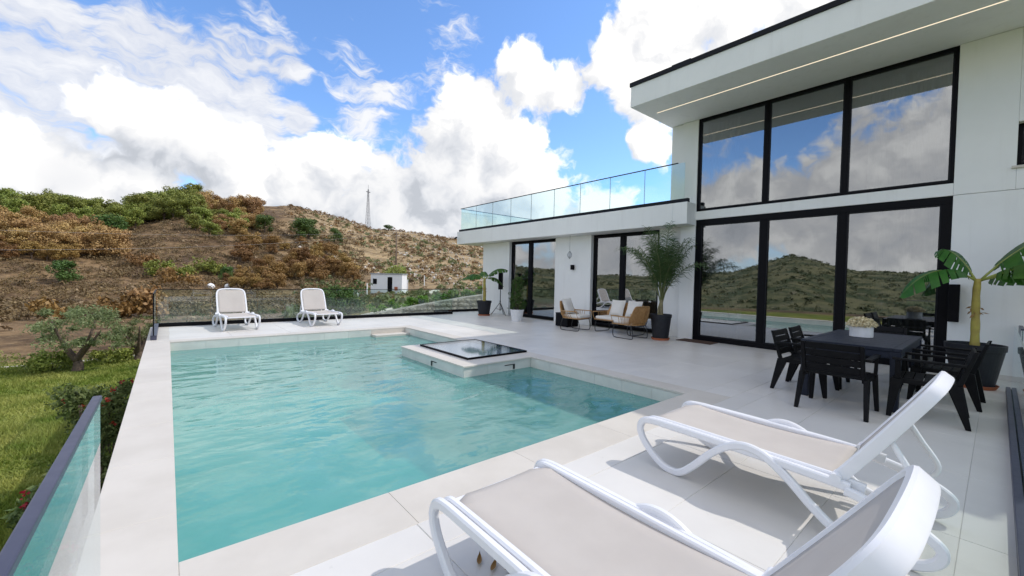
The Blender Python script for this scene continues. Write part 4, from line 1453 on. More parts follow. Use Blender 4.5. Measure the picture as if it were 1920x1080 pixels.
# the palm
pl = thing('palm_plant', 'feathery potted palm in a dark pot with terracotta saucer', 'palm', (9.46, 5.42, 0))
ptop = pot(pl, 0.185, 0.25, 0.62)
rp = random.Random(8)
for k, (bx_, by_) in enumerate(((0.0, 0.0), (0.05, 0.04), (-0.05, 0.03))):
    h = (0.62, 0.42, 0.36)[k]
    pts = spline([(bx_, by_, ptop - 0.02), (bx_ * 1.2, by_ * 1.2, ptop + h * 0.5), (bx_ * 0.6, by_ * 0.5, ptop + h)], 5)
    MB().tube(pts, [0.055 * (1 - 0.5 * i / (len(pts) - 1)) * (1 if k == 0 else 0.6) for i in range(len(pts))], 10).build('trunk', M['palm_trunk'], pl, smooth=True)
for k in range(23):
    a = 2 * math.pi * k * 0.381966 * 1.0 + rp.uniform(-0.2, 0.2)
    L = rp.uniform(1.3, 1.85)
    lean = rp.uniform(0.25, 0.95) if k > 3 else rp.uniform(0.1, 0.3)
    z0 = ptop + rp.uniform(0.30, 0.62)
    rach = []
    for i in range(15):
        u = i / 14
        th = lean * 0.5 + lean * 1.25 * u * u
        if i == 0:
            q = Vector((0.02 * math.cos(a), 0.02 * math.sin(a), z0))
        else:
            q = rach[-1] + Vector((math.sin(th) * math.cos(a), math.sin(th) * math.sin(a), math.cos(th))) * (L / 14)
        if q.x > 0.80:
            q.x = 0.80
        rach.append(q)
    fr2 = MB().tube(rach, [0.011 * (1 - 0.8 * i / 14) + 0.002 for i in range(15)], 6).build('frond', M['palm_rib'], pl, smooth=True)
    V, F = [], []
    for i in range(58):
        u = 0.26 + 0.74 * i / 57
        j = min(13, int(u * 14))
        f_ = u * 14 - j
        c_ = rach[j].lerp(rach[j + 1], f_)
        tg = (rach[j + 1] - rach[j]).normalized()
        sd = tg.cross(Vector((0, 0, 1)))
        sd = sd.normalized() if sd.length > 0.05 else Vector((-math.sin(a), math.cos(a), 0))
        for s in (-1, 1):
            ll = rp.uniform(0.28, 0.46) * (1 - 0.45 * abs(u - 0.55) / 0.45)
            dv = (sd * s * rp.uniform(0.75, 1.0) + tg * rp.uniform(0.35, 0.75) + Vector((rp.uniform(-.3, .3), rp.uniform(-.3, .3), rp.uniform(-0.35, 0.35)))).normalized()
            e1 = c_ + dv * ll * 0.55
            e2 = c_ + dv * ll + Vector((0, 0, -rp.uniform(0.04, 0.14)))
            wv_ = tg * 0.0055
            o = len(V)
            V += [c_ - wv_, c_ + wv_, e1 + wv_, e1 - wv_, e2]
            F += [(o, o + 1, o + 2, o + 3), (o + 3, o + 2, o + 4)]
    V = [Vector((min(q.x, 0.83), q.y, q.z)) for q in V]
    MB().add(V, F).build('leaflets', M['palm'], fr2)

# bushy plant in the white pot
sh = thing('potted_shrub', 'bushy green shrub in a ribbed white pot by the wing door', 'potted shrub', (9.10, 10.52, 0))
stop = pot(sh, 0.17, 0.235, 0.40, 'whitepot', saucer=False)
rg = np.random.default_rng(21)
for k in range(7):
    a = k * 2.4
    h = 0.9 + 0.12 * k
    pts = spline([(0.04 * math.cos(a), 0.04 * math.sin(a), stop - 0.02), (0.10 * math.cos(a), 0.10 * math.sin(a), stop + h * 0.5), (0.16 * math.cos(a + .4), 0.16 * math.sin(a + .4), stop + h)], 4)
    MB().tube(pts, [0.009 * (1 - 0.6 * i / (len(pts) - 1)) for i in range(len(pts))], 6).build('stem', M['bark'], sh, smooth=True)
parts = []
for k in range(30):
    a = k * 2.4
    z = stop + 0.05 + 1.08 * k / 30
    rr_ = 0.22 * (1 - 0.55 * (k / 30) ** 2) * rg.uniform(0.5, 1.0)
    parts.append((rr_ * math.cos(a), rr_ * math.sin(a), z, 0.13, 0.13, 0.10))
V, F = crown(rg, parts, 62, 0.040, 0.9, 0.34, 0.3)
link('foliage', np_mesh('foliage', V, F), M['ficus'], sh)

# ------------------------------------------------------------------ small things on and by the walls
st = thing('speaker_stand', 'black tripod stand by the far wing corner', 'tripod', (9.98, 12.55, 0))
MB().tube([(0, 0, 0.16), (0, 0, 1.0)], 0.016, 10).build('pole', M['metal'], st, smooth=True)
MB().tube([(0, 0, 0.50), (0, 0, 0.57)], 0.028, 10).build('collar', M['metal'], st)
for k in range(3):
    a = 0.5 + k * 2 * math.pi / 3
    MB().tube([(0, 0, 0.50), (0.36 * math.cos(a), 0.36 * math.sin(a), 0.01)], 0.012, 8).build('leg', M['metal'], st, smooth=True)
    MB().tube([(0, 0, 0.22), (0.18 * math.cos(a), 0.18 * math.sin(a), 0.255)], 0.008, 6).build('brace', M['metal'], st)
sp = thing('loudspeaker', 'slim black column loudspeaker on the tripod stand', 'loudspeaker', (9.98, 12.55, 1.0), 0.6)
MB().box(-0.075, 0.075, -0.075, 0.075, 0.005, 0.66).build('cabinet', M['frame'], sp, 0.012)
MB().box(-0.066, 0.066, -0.079, -0.0755, 0.03, 0.64).build('grille', M['trim'], sp)
ws = thing('wall_speaker', 'black flat box mounted beside the sliding window, behind the banana leaves', 'wall box', (10.10, 0.475, 0.885))
MB().box(-0.06, 0.06, -0.065, 0.065, 0, 0.63).build('cabinet', M['frame'], ws, 0.008)
MB().box(0.061, 0.089, -0.03, 0.03, 0.2, 0.42).build('bracket', M['metal'], ws)
wl = thing('wall_lamp', 'small black up-and-down wall lamp between the wing doors', 'wall lamp', (WX - 0.001, 9.10, 1.78))
MB().box(-0.11, -0.02, -0.05, 0.05, 0.0, 0.16).build('lamp_body', M['frame'], wl, 0.004)
MB().box(-0.0195, 0.0, -0.03, 0.03, 0.03, 0.13).build('wall_plate', M['frame'], wl)
hl = thing('hanging_lamp', 'oval woven lamp hanging on a thin cord between the wing doors', 'hanging lamp', (10.06, 9.06, 2.13))
cg = MB()
for k in range(12):
    a = 2 * math.pi * k / 12
    cg.tube([(0.075 * math.sin(math.pi * i / 10) * math.cos(a), 0.075 * math.sin(math.pi * i / 10) * math.sin(a), 0.26 * i / 10) for i in range(11)], 0.005, 5)
tag(cg.build('cage', M['steel'], hl, smooth=True), None, None, None, 'stuff')
MB().lathe([(0.01, 0.05), (0.03, 0.08), (0.03, 0.15), (0.01, 0.19)], 14).build('bulb', M['whitepot'], hl, smooth=True)
MB().tube([(0, 0, 0.26), (0, 0, 0.76)], 0.004, 5).build('cord', M['metal'], hl)
sc_ = thing('security_camera', 'little dark camera under the terrace slab corner', 'camera', (9.70, 15.30, 3.16))
MB().tube([(0.058, 0, 0.0), (-0.05, 0.0, 0.0)], 0.015, 8).build('arm', M['whitewash'], sc_)
MB().tube([(-0.05, 0.0, 0.02), (-0.16, -0.06, -0.03)], 0.04, 10).build('body', M['frame'], sc_)
dm = MB()
dm.box(-0.22, 0.22, -0.42, 0.42, 0.001, 0.016)
dm = dm.build('doormat', M['mat'], None, 0.004)
dm.location = (9.93, 4.72, 0)
tag(dm, 'dark brown doormat in front of the sliding window', 'doormat')

# a few dry leaves blown under the nearest lounger
for k, (x, y, a_, lb) in enumerate(((1.22, 1.66, 0.9, 'curled dry leaf under the nearest lounger, left of the three'), (1.25, 1.58, 0.6, 'middle dry leaf of the three under the nearest lounger'), (1.31, 1.50, -0.5, 'dry leaf under the nearest lounger, right of the three'))):
    V, F = [], []
    for i in range(9):
        u = i / 8
        w_ = 0.013 * math.sin(math.pi * min(1, u * 1.02 + 0.02))
        for sgn in (-1, 0, 1):
            V.append(((u - 0.5) * 0.085, sgn * w_, 0.004 + 0.010 * abs(sgn) * (0.4 + u) + 0.012 * (u - 0.5) ** 2 * 4))
    for i in range(8):
        for q in range(2):
            o_ = i * 3 + q
            F.append((o_, o_ + 1, o_ + 4, o_ + 3))
    lf_ = MB().add(V, F).build('dry_leaf', M['dry'], None, smooth=True)
    lf_.location = (x, y, 0)
    lf_.rotation_euler = (0, 0, a_)
    tag(lf_, lb, 'leaf', 'dry leaves on the terrace')

# ------------------------------------------------------------------ garden below the pool
def tz(x, y):
    return float(terrain(np.array([x]), np.array([y]))[0])


def olive(label, x, y, h, sp, seed, n_lobe=26, per=150):
    t = thing('olive_tree', label, 'olive tree', (x, y, tz(x, y) - 0.05), 0, 'olive trees below the pool wall')
    rr = random.Random(seed)
    rg = np.random.default_rng(seed)
    tk = spline([(0, 0, 0), (0.03, 0.02, h * 0.12), (-0.02, 0.0, h * 0.24)], 4)
    MB().tube(tk, [0.17 - 0.035 * i / (len(tk) - 1) * 2 for i in range(len(tk))], 12).build('trunk', M['bark'], t, smooth=True)
    lobes = []
    for k in range(5):
        a = k * 2 * math.pi / 5 + rr.uniform(-.3, .3)
        e = (math.cos(a) * sp * rr.uniform(.45, .75), math.sin(a) * sp * rr.uniform(.45, .75), h * rr.uniform(.62, .85))
        pts = spline([(-0.02, 0, h * 0.20), (e[0] * .45, e[1] * .45, h * 0.40), e], 5)
        MB().tube(pts, [0.095 * (1 - .85 * i / (len(pts) - 1)) + .008 for i in range(len(pts))], 8).build('limb', M['bark'], t, smooth=True)
    for k in range(n_lobe):
        a = rr.uniform(0, 2 * math.pi)
        q = sp * math.sqrt(rr.uniform(0.02, 1.0))
        zz = h * (rr.uniform(.46, 1.0) - 0.12 * (q / sp) ** 2)
        s = rr.uniform(.16, .34) * sp / 1.3
        lobes.append((q * math.cos(a), q * math.sin(a), zz, s * 1.15, s * 1.15, s * .8))
    V, F = crown(rg, lobes, per, 0.060, 1.1, 0.30, 0.25)
    link('crown', np_mesh('crown', V, F), M['olive'], t)
    return t


olive('gnarled olive tree with forked trunk standing at the lawn edge', -2.45, 21.0, 2.25, 1.30, 4, 40, 150)
olive('smaller leaning olive tree beside the pool wall, right of the gnarled one', -0.9, 22.4, 1.75, 0.85, 9, 20, 130)


def bush(name, label, cat, x, y, w_, h, mat, seed, leaf_size=0.05, n_lobe=14, per=120, group=None, flowers=0, z=None, stems=True, aspect=0.45):
    t = thing(name, label, cat, (x, y, (tz(x, y) if z is None else z) - 0.03), 0, group)
    rr = random.Random(seed)
    rg = np.random.default_rng(seed)
    lobes = []
    for k in range(n_lobe):
        a = rr.uniform(0, 2 * math.pi)
        q = w_ * 0.5 * math.sqrt(rr.uniform(0, 1)) * 0.85
        zz = h * rr.uniform(.18, .86)
        s = w_ * rr.uniform(.15, .27)
        lobes.append((q * math.cos(a), q * math.sin(a), zz, s, s, min(s * 1.1, h * .3)))
    V, F = crown(rg, lobes, per, leaf_size, 0.9, aspect, 0.35)
    link('foliage', np_mesh('foliage', V, F), M[mat], t)
    if stems:
        for k in range(4):
            a = rr.uniform(0, 6.28)
            MB().tube(spline([(0.03 * math.cos(a), .03 * math.sin(a), 0), (w_ * .15 * math.cos(a), w_ * .15 * math.sin(a), h * .4), (w_ * .28 * math.cos(a), w_ * .28 * math.sin(a), h * .8)], 3), 0.012, 5).build('stem', M['bark'], t, smooth=True)
    if flowers:
        c = []
        for k in range(flowers):
            lx = lobes[rr.randrange(n_lobe)]
            d_ = rg.normal(size=3)
            d_ /= np.linalg.norm(d_)
            d_[2] = abs(d_[2])
            c.append(np.array(lx[:3]) + d_ * np.array(lx[3:]) * 1.08)
        cc = np.repeat(np.array(c), 9, 0) + rg.normal(scale=0.022, size=(flowers * 9, 3))
        V, F = leaves(rg, cc, rg.normal(size=cc.shape), 0.026, 0.8)
        link('blossoms', np_mesh('blossoms', V, F), M['red'], t)
    return t


G1 = 'shrubs along the foot of the pool wall'
bush('garden_shrub', 'tall mixed green shrub rising just beyond the end of the grey handrail', 'shrub', -0.90, 9.1, 0.80, 2.0, 'garden', 51, 0.036, 24, 230, G1, 10)
bush('garden_shrub', 'rounded shrub with reddish shoots further along the pool wall', 'shrub', -0.85, 11.2, 0.75, 1.6, 'garden', 52, 0.036, 18, 210, G1, 14)
bush('garden_shrub', 'dark green shrub hugging the pool wall behind the glass end', 'shrub', -0.80, 7.2, 0.65, 1.45, 'garden', 53, 0.036, 16, 210, G1)
bush('flowering_shrub', 'low shrub with red blossoms at the bottom left beside the handrail', 'shrub', -1.28, 6.3, 0.9, 0.85, 'garden', 54, 0.045, 16, 150, G1, 46)
bush('flowering_shrub', 'red-flowered shrub a little further up beside the lawn', 'shrub', -1.15, 7.9, 0.8, 0.9, 'garden', 55, 0.045, 14, 140, G1, 18)
bush('garden_shrub', 'grey-green shrub nearest the camera left of the handrail', 'shrub', -1.15, 5.0, 0.8, 0.8, 'garden', 56, 0.045, 12, 140, G1, 16)
bush('garden_shrub', 'leafy green bush at the foot of the gnarled olive', 'shrub', -3.1, 21.4, 1.3, 0.75, 'green', 57, 0.06, 14, 110)
bush('garden_shrub', 'low green bush between the two olive trees', 'shrub', -1.7, 22.5, 1.5, 0.6, 'green', 58, 0.06, 14, 110)
bush('garden_shrub', 'tuft of tall grass-green weeds at the far left lawn edge', 'weeds', -4.7, 21.6, 2.0, 0.7, 'green', 59, 0.06, 16, 90, aspect=0.2)

# turf blades over the near lawn
rg = np.random.default_rng(77)
n = 90000
gy = 4.2 + 19.0 * rg.random(n) ** 1.15
gx = -0.42 - rg.random(n) ** 0.9 * (1.2 + gy * 0.26)
keep = (gy + 0.30 * gx) < 21.5 + rg.normal(scale=0.8, size=n)
gx, gy = gx[keep], gy[keep]
gz = terrain(gx, gy)
n = len(gx)
patch = fbm(gx / 1.4, gy / 1.4, 3, 61)
hgt = (0.05 + 0.06 * rg.random(n)) * (1 + 1.6 * np.clip(patch, -0.3, 0.5))
wd = 0.006 + 0.0011 * gy * rg.uniform(.7, 1.3, n)
a = rg.random(n) * 6.283
lean = rg.normal(scale=0.045, size=(n, 2))
B0 = np.stack([gx - np.cos(a) * wd, gy - np.sin(a) * wd, gz - 0.01], 1)
B1 = np.stack([gx + np.cos(a) * wd, gy + np.sin(a) * wd, gz - 0.01], 1)
B2 = np.stack([gx + lean[:, 0], gy + lean[:, 1], gz + hgt], 1)
V = np.stack([B0, B1, B2], 1).reshape(-1, 3)
F = np.arange(3 * n).reshape(n, 3)
tag(link('lawn_grass', np_mesh('lawn_grass', V, F), M['grass']), 'green lawn grass below the pool wall', 'grass', None, 'stuff')


def ribbon(name, pts, w_, mat, lift, th=0.06):
    """a narrow strip laid along the ground"""
    P_ = spline(pts, 8)
    V, F = [], []
    for i, q in enumerate(P_):
        a_, b_ = P_[max(i - 1, 0)], P_[min(i + 1, len(P_) - 1)]
        dx_, dy_ = b_[0] - a_[0], b_[1] - a_[1]
        L_ = math.hypot(dx_, dy_)
        ox, oy = -dy_ / L_ * w_ / 2, dx_ / L_ * w_ / 2
        z0 = max(tz(q[0] + ox, q[1] + oy), tz(q[0] - ox, q[1] - oy), tz(q[0], q[1])) + lift
        V += [(q[0] + ox, q[1] + oy, z0), (q[0] - ox, q[1] - oy, z0), (q[0] + ox, q[1] + oy, z0 - 0.5), (q[0] - ox, q[1] - oy, z0 - 0.5)]
    for i in range(len(P_) - 1):
        o = i * 4
        F += [(o, o + 1, o + 5, o + 4), (o + 2, o, o + 4, o + 6), (o + 1, o + 3, o + 7, o + 5)]
    return MB().add(V, F).build(name, mat, None, fixn=False)


tag(ribbon('lawn_kerb', [(-7.5, 23.9), (-4.6, 23.0), (-2.6, 22.9), (-0.6, 23.4), (2.0, 24.2)], 0.16, M['rock'], 0.05), 'pale kerb at the far edge of the lawn', None, None, 'structure')
tag(ribbon('path', [(9.6, 26.6), (12.2, 29.0), (15.6, 33.5), (19.5, 39.5), (25.0, 48.0), (33.0, 58.0)], 1.0, M['pathstone'], 0.16), 'pale path climbing towards the white hut', None, None, 'structure')

# rubble retaining bank behind the fence
wl_pts = [(5.2, 26.6, -1.75), (8.0, 25.6, -1.30), (11.0, 24.9, -0.85), (14.0, 24.2, -0.30), (17.5, 23.2, 0.25), (22.0, 22.2, 0.6)]
rwt = thing('stone_wall', 'grey rubble retaining wall rising to the right behind the back fence', 'stone wall', (0, 0, 0))
Pw = spline(wl_pts, 4)
V, F = [], []
for q in Pw:
    V += [(q[0], q[1], -2.5), (q[0] - 0.1, q[1] + 0.25, q[2]), (q[0] - 0.15, q[1] + 0.75, q[2] + 0.02), (q[0] - 0.15, q[1] + 0.9, -2.5)]
for i in range(len(Pw) - 1):
    o = i * 4
    F += [(o, o + 4, o + 5, o + 1), (o + 1, o + 5, o + 6, o + 2), (o + 2, o + 6, o + 7, o + 3)]
MB().add(V, F).build('wall_core', M['stone'], rwt)
rs = random.Random(13)
stone_meshes = []
for k in range(5):
    bm = bmesh.new()
    bmesh.ops.create_icosphere(bm, subdivisions=1, radius=0.5)
    for v in bm.verts:
        v.co = Vector((v.co.x * 1.25, v.co.y * 0.55, v.co.z * 0.85)) * (1 + rs.uniform(-.18, .18))
    me = bpy.data.meshes.new('stone')
    bm.to_mesh(me)
    bm.free()
    me.materials.append(M['stone'])
    stone_meshes.append(me)
cnt = 0
for i in range(len(Pw) - 1):
    a_, b_ = np.array(Pw[i]), np.array(Pw[i + 1])
    L_ = np.linalg.norm((b_ - a_)[:2])
    z = -1.9
    while z < max(a_[2], b_[2]) - 0.05:
        s_ = 0.0
        while s_ < L_ and cnt < 290:
            u = s_ / L_
            q = a_ + (b_ - a_) * u
            sz_ = rs.uniform(0.24, 0.42)
            if z < q[2] - 0.05:
                o = bpy.data.objects.new('stone', stone_meshes[rs.randrange(5)])
                COL.objects.link(o)
                o.parent = rwt
                f_ = (z + 2.5) / (q[2] + 2.5)
                o.location = (q[0] - 0.1 * f_, q[1] + 0.25 * f_ - 0.01, z)
                o.rotation_euler = (rs.uniform(-.3, .3), rs.uniform(-.4, .4), math.atan2(b_[1] - a_[1], b_[0] - a_[0]) + rs.uniform(-.2, .2))
                o.scale = (sz_, sz_ * rs.uniform(.7, 1.0), sz_ * rs.uniform(.7, 1.1))
                cnt += 1
            s_ += sz_ * 1.22
        z += 0.29

GV = 'leafy vegetable plants on top of the stone wall'
for k in range(13):
    u = 0.42 + 0.5 * k / 12
    q = Pw[min(len(Pw) - 1, int(u * len(Pw)))]
    bush('vegetable_plant', 'bright green leafy plant growing along the top of the rubble wall', 'plant', q[0] + rs.uniform(-.3, .3), q[1] + 1.3 + rs.uniform(-.2, .7), rs.uniform(.9, 1.3), rs.uniform(.45, .8), 'vine', 300 + k, 0.085, 8, 45, GV, z=q[2] - 0.12, stems=False, aspect=0.7)

# shrubs and little trees seen through and over the back fence
G2 = 'grey-green saplings behind the back fence'
bush('sapling', 'grey-green sapling behind the fence corner, left of the left lounger', 'sapling', 0.35, 20.2, 1.35, 1.85, 'greytree', 61, 0.075, 20, 110, G2, z=-2.2, aspect=0.3)
bush('sapling', 'narrow green sapling right behind the left lounger', 'sapling', 1.75, 20.0, 0.95, 1.75, 'greytree', 62, 0.075, 16, 100, G2, z=-2.2, aspect=0.3)
bush('sapling', 'wide grey-green shrub behind the fence, between the two loungers', 'shrub', 4.1, 21.8, 2.2, 1.15, 'greytree', 63, 0.075, 22, 100, G2, z=-2.2, aspect=0.3)
bush('sapling', 'feathery grey-green shrub just left of the right lounger', 'shrub', 5.5, 23.2, 1.6, 1.35, 'greytree', 64, 0.075, 18, 100, G2, z=-2.2, aspect=0.3)
bush('round_bush', 'full dark green bush right of the right lounger behind the fence', 'bush', 10.5, 33.0, 3.4, 2.4, 'darkgreen', 65, 0.11, 26, 120, None, aspect=0.5)
bush('round_bush', 'olive green bush in front of the white hut', 'bush', 13.6, 40.5, 1.6, 1.5, 'green', 66, 0.10, 16, 90)
bush('round_bush', 'yellow-green bush rising behind the white hut', 'bush', 27.5, 62.0, 4.2, 3.6, 'green', 67, 0.16, 20, 90)

# ------------------------------------------------------------------ white hut, poles, wires, mast
hx, hy = 22.6, 52.2
hz = tz(hx, hy) - 0.25
hut = thing('hut', 'small white cabin with a dark door and window on the slope', 'hut', (hx, hy, hz), R(-38))
MB().box(-2.05, 2.05, -1.5, 1.5, 0.0, 0.30).build('plinth', M['stone'], hut)
MB().box(-2.0, 2.0, -1.45, 1.45, 0.301, 2.75).build('wall', M['whitewash'], hut, 0.01)
MB().box(-2.1, 2.1, -1.55, 1.55, 2.751, 2.87).build('roof', M['steel'], hut, 0.01)
for (x0, x1, z0, z1, nm) in ((-1.72, -1.22, 1.45, 2.15, 'window'), (0.15, 0.75, 0.45, 2.4, 'door')):
    MB().box(x0, x1, -1.475, -1.4505, z0, z1).build(nm, M['frame'], hut)
MB().box(1.05, 1.45, -1.52, -1.451, 0.7, 1.15).build('wall_box', M['terracotta'], hut)
MB().box(-1.8, -1.25, -1.49, -1.4505, 1.38, 1.45).build('window_sill', M['whitewash'], hut)

po = thing('utility_pole', 'slim wooden utility pole standing behind the white hut', 'utility pole', (33.0, 73.3, tz(33.0, 73.3) - 0.3))
PH = 9.2
MB().tube([(0, 0, 0), (0, 0, PH)], [0.16, 0.11], 10).build('pole', M['timber'], po, smooth=True)
MB().tube([(-0.5, 0.3, PH - 0.35), (0.5, -0.3, PH - 0.35)], 0.05, 6).build('crossarm', M['timber'], po)
for s in (-1, 1):
    MB().lathe([(0.03, 0), (0.06, 0.05), (0.04, 0.12), (0.02, 0.16)], 8, s * 0.45, -s * 0.27).build('insulator', M['whitewash'], po).location = (0, 0, PH - 0.30)


def cable(label, a_, b_, sag):
    pts = []
    for i in range(33):
        u = i / 32
        pts.append((a_[0] + (b_[0] - a_[0]) * u, a_[1] + (b_[1] - a_[1]) * u, a_[2] + (b_[2] - a_[2]) * u - sag * 4 * u * (1 - u)))
    tag(MB().tube(pts, 0.011, 5).build('power_cable', M['cable'], None), label, 'cable', 'power cables across the hillside')


pz = tz(33.0, 73.3) - 0.3 + PH
cable('thin power cable sagging across the burnt hillside to the wooden pole, lower one', (33.0, 73.3, pz - 0.2), (-60.0, 50.0, 2.9), 3.2)
cable('fainter power cable above it, running to the wooden pole', (33.4, 73.0, pz + 0.1), (-62.0, 66.0, 6.2), 2.6)

mx_, my_ = 75.5, 201.0
mast = thing('lattice_mast', 'tall steel lattice mast on the hill crest against the clouds', 'mast', (mx_, my_, tz(mx_, my_) - 1.0), 0.4)
MH = 20.5
cor = lambda z: 0.78 * (1 - z / MH) + 0.16
for sx in (-1, 1):
    for sy in (-1, 1):
        MB().tube([(sx * cor(0), sy * cor(0), 0), (sx * cor(MH), sy * cor(MH), MH)], 0.065, 6).build('leg', M['galv'], mast)
lv = np.cumsum([0] + [1.9 * (0.93 ** k) for k in range(15)])
lv = lv / lv[-1] * MH
br = MB()
for k in range(15):
    za, zb = lv[k], lv[k + 1]
    a_, b_ = cor(za), cor(zb)
    ca_ = [(-a_, -a_, za), (a_, -a_, za), (a_, a_, za), (-a_, a_, za)]
    cb_ = [(-b_, -b_, zb), (b_, -b_, zb), (b_, b_, zb), (-b_, b_, zb)]
    for e in range(4):
        br.tube([ca_[e], cb_[(e + 1) % 4]], 0.036, 4)
        br.tube([ca_[(e + 1) % 4], cb_[e]], 0.036, 4)
        br.tube([cb_[e], cb_[(e + 1) % 4]], 0.036, 4)
tag(br.build('bracing', M['galv'], mast), None, None, None, 'stuff')
MB().tube([(0, 0, MH), (0, 0, MH + 2.2)], 0.07, 6).build('antenna', M['galv'], mast)
MB().box(-1.2, 1.2, -0.12, 0.12, MH * 0.93, MH * 0.95).build('crossarm', M['galv'], mast)

GP = 'pale fence posts by the path'
for k, (x, y, lb) in enumerate(((26.8, 55.5, 'pale fence post just right of the white hut'), (33.5, 63.0, 'pale fence post furthest right along the path'), (17.6, 46.8, 'pale fence post left of the white hut'), (14.2, 40.2, 'low pale post left of the hut, nearer the fence'))):
    ps = thing('fence_post', lb, 'post', (x, y, tz(x, y) - 0.2), 0, GP)
    MB().box(-0.06, 0.06, -0.06, 0.06, 0, (2.1, 2.2, 1.9, 1.3)[k]).build('post', M['whitewash'], ps, 0.01)
    MB().box(-0.075, 0.075, -0.075, 0.075, (2.1, 2.2, 1.9, 1.3)[k] + 0.001, (2.1, 2.2, 1.9, 1.3)[k] + 0.04).build('cap', M['whitewash'], ps)
for k, (x, y, s_, lb) in enumerate(((4.45, 67.9, 0.46, 'larger white rock above the left lounger'), (6.25, 67.7, 0.36, 'smaller white rock beside a green bush above the left lounger'))):
    bm = bmesh.new()
    bmesh.ops.create_icosphere(bm, subdivisions=2, radius=s_)
    rk = random.Random(90 + k)
    for v in bm.verts:
        v.co *= 1 + 0.25 * (mnoise.noise(v.co * 1.7 + Vector((k * 5, 0, 0))))
    me = bpy.data.meshes.new('rock')
    bm.to_mesh(me)
    bm.free()
    o = link('rock', me, M['whitewash'])
    o.location = (x, y, tz(x, y) + s_ * 0.45)
    tag(o, lb, 'rock')

# ------------------------------------------------------------------ trees and scrub on the hills
def tree_meshes(seed, kind):
    """crown and trunk meshes, height about 1"""
    rr = random.Random(seed)
    rg = np.random.default_rng(seed)
    lobes = []
    nl = rr.randint(11, 15)
    for k in range(nl):
        a = rr.uniform(0, 6.283)
        q = 0.34 * math.sqrt(rr.random())
        z = rr.uniform(0.24, 0.86)
        s = rr.uniform(0.12, 0.21) * (1.1 - 0.45 * abs(z - 0.5))
        lobes.append((q * math.cos(a) * (1.15 - 0.5 * z), q * math.sin(a) * (1.15 - 0.5 * z), z, s, s, s * 0.9))
    V, F = crown(rg, lobes, 260, 0.023, 0.45, 0.75, 0.68)
    cm = np_mesh('crown', V, F)
    t = MB()
    t.tube([(0, 0, -0.06), (0.01, 0, 0.2), (0.0, 0.01, 0.55)], [0.035, 0.026, 0.012], 6)
    for k in range(3):
        a = k * 2.1 + seed
        t.tube([(0.005, 0, 0.22), (0.12 * math.cos(a), 0.12 * math.sin(a), 0.40), (0.22 * math.cos(a), 0.22 * math.sin(a), 0.62)], [0.02, 0.014, 0.006], 5)
    return cm, t.mesh('trunk')


VAR = {}
for kind in ('green', 'darkgreen', 'brown', 'rust'):
    VAR[kind] = []
    for k in range(4):
        cm, tm = tree_meshes(100 + k * 7 + len(kind), kind)
        cm.materials.append(M[kind])
        tm.materials.append(M['bark'])
        VAR[kind].append((cm, tm))
LAB = {'green': ('bright green oak in the wood along the hill crest', 'green oaks on the crest'),
       'darkgreen': ('dark green bushy tree among the scorched scrub', 'dark green trees on the slope'),
       'brown': ('scorched tan-brown oak in the burnt wood on the slope', 'scorched tan oaks'),
       'rust': ('rust-brown burnt tree in the hollow below the stony hill', 'rust-brown burnt trees')}
rt = random.Random(41)


def tree(az, r, h, kind, label=None, wide=1.0, group=None):
    x, y = r * math.sin(R(az)), r * math.cos(R(az))
    lb, gp = LAB[kind]
    t = thing('hill_tree', label or lb, 'tree', (x, y, tz(x, y) - 0.15 * h * 0.3), rt.uniform(0, 6.28), group or gp)
    t.scale = (h * wide, h * wide, h)
    cm, tm = VAR[kind][rt.randrange(4)]
    for nm, me in (('crown', cm), ('trunk', tm)):
        o = bpy.data.objects.new(nm, me)
        COL.objects.link(o)
        o.parent = t
    return t


def fill(az0, az1, r0, r1, n, kind, h0, h1, wide=1.1):
    for k in range(n):
        u = (k + rt.random()) / n
        tree(az0 + (az1 - az0) * u, r0 + (r1 - r0) * rt.random(), rt.uniform(h0, h1), kind, None, wide * rt.uniform(.85, 1.2))


fill(-13.5, -2.2, 119, 150, 46, 'green', 3.8, 5.8, 1.1)
fill(-2.8, 2.6, 122, 150, 30, 'green', 4.4, 7.2, 1.0)
fill(2.4, 8.3, 136, 156, 20, 'brown', 3.4, 6.0, 0.95)
fill(-14, -3.8, 90, 116, 52, 'brown', 2.8, 5.0, 1.05)
fill(-14, -6.5, 84, 100, 20, 'rust', 1.8, 3.4, 1.2)
fill(2.2, 6.5, 103, 124, 12, 'green', 2.8, 4.6, 1.3)
fill(3.5, 9.0, 108, 134, 11, 'brown', 2.6, 4.0, 1.3)
fill(6.5, 19.0, 72, 108, 46, 'rust', 1.8, 3.8, 1.2)
fill(5.2, 11, 66, 76, 12, 'rust', 1.6, 2.8, 1.2)
tree(-4.3, 106, 5.2, 'darkgreen', 'dark green round tree alone below the scorched wood on the left', 1.3)
tree(8.9, 114, 4.8, 'darkgreen', 'green tree standing apart on the tan slope, left of centre', 1.2)
tree(12.6, 112, 5.6, 'darkgreen', 'darker of two green trees at the edge of the stony hill', 1.3)
tree(13.6, 118, 6.0, 'darkgreen', 'taller of two green trees at the edge of the stony hill', 1.3)
tree(16.6, 122, 4.8, 'darkgreen', 'small dark tree beneath the bare stony crest', 1.2)
tree(23.2, 203, 3.0, 'darkgreen', 'dark bush on the crest just right of the lattice mast', 1.9)
tree(5.1, 72, 2.6, 'darkgreen', 'small dark green cone bush beside the white rocks', 0.9)
tree(-7.6, 73, 3.2, 'darkgreen', 'half green, half scorched bush alone in the burnt field', 1.2)
tree(8.4, 150, 3.0, 'brown', 'thin scorched tree on the skyline at the edge of the wood', 0.9)


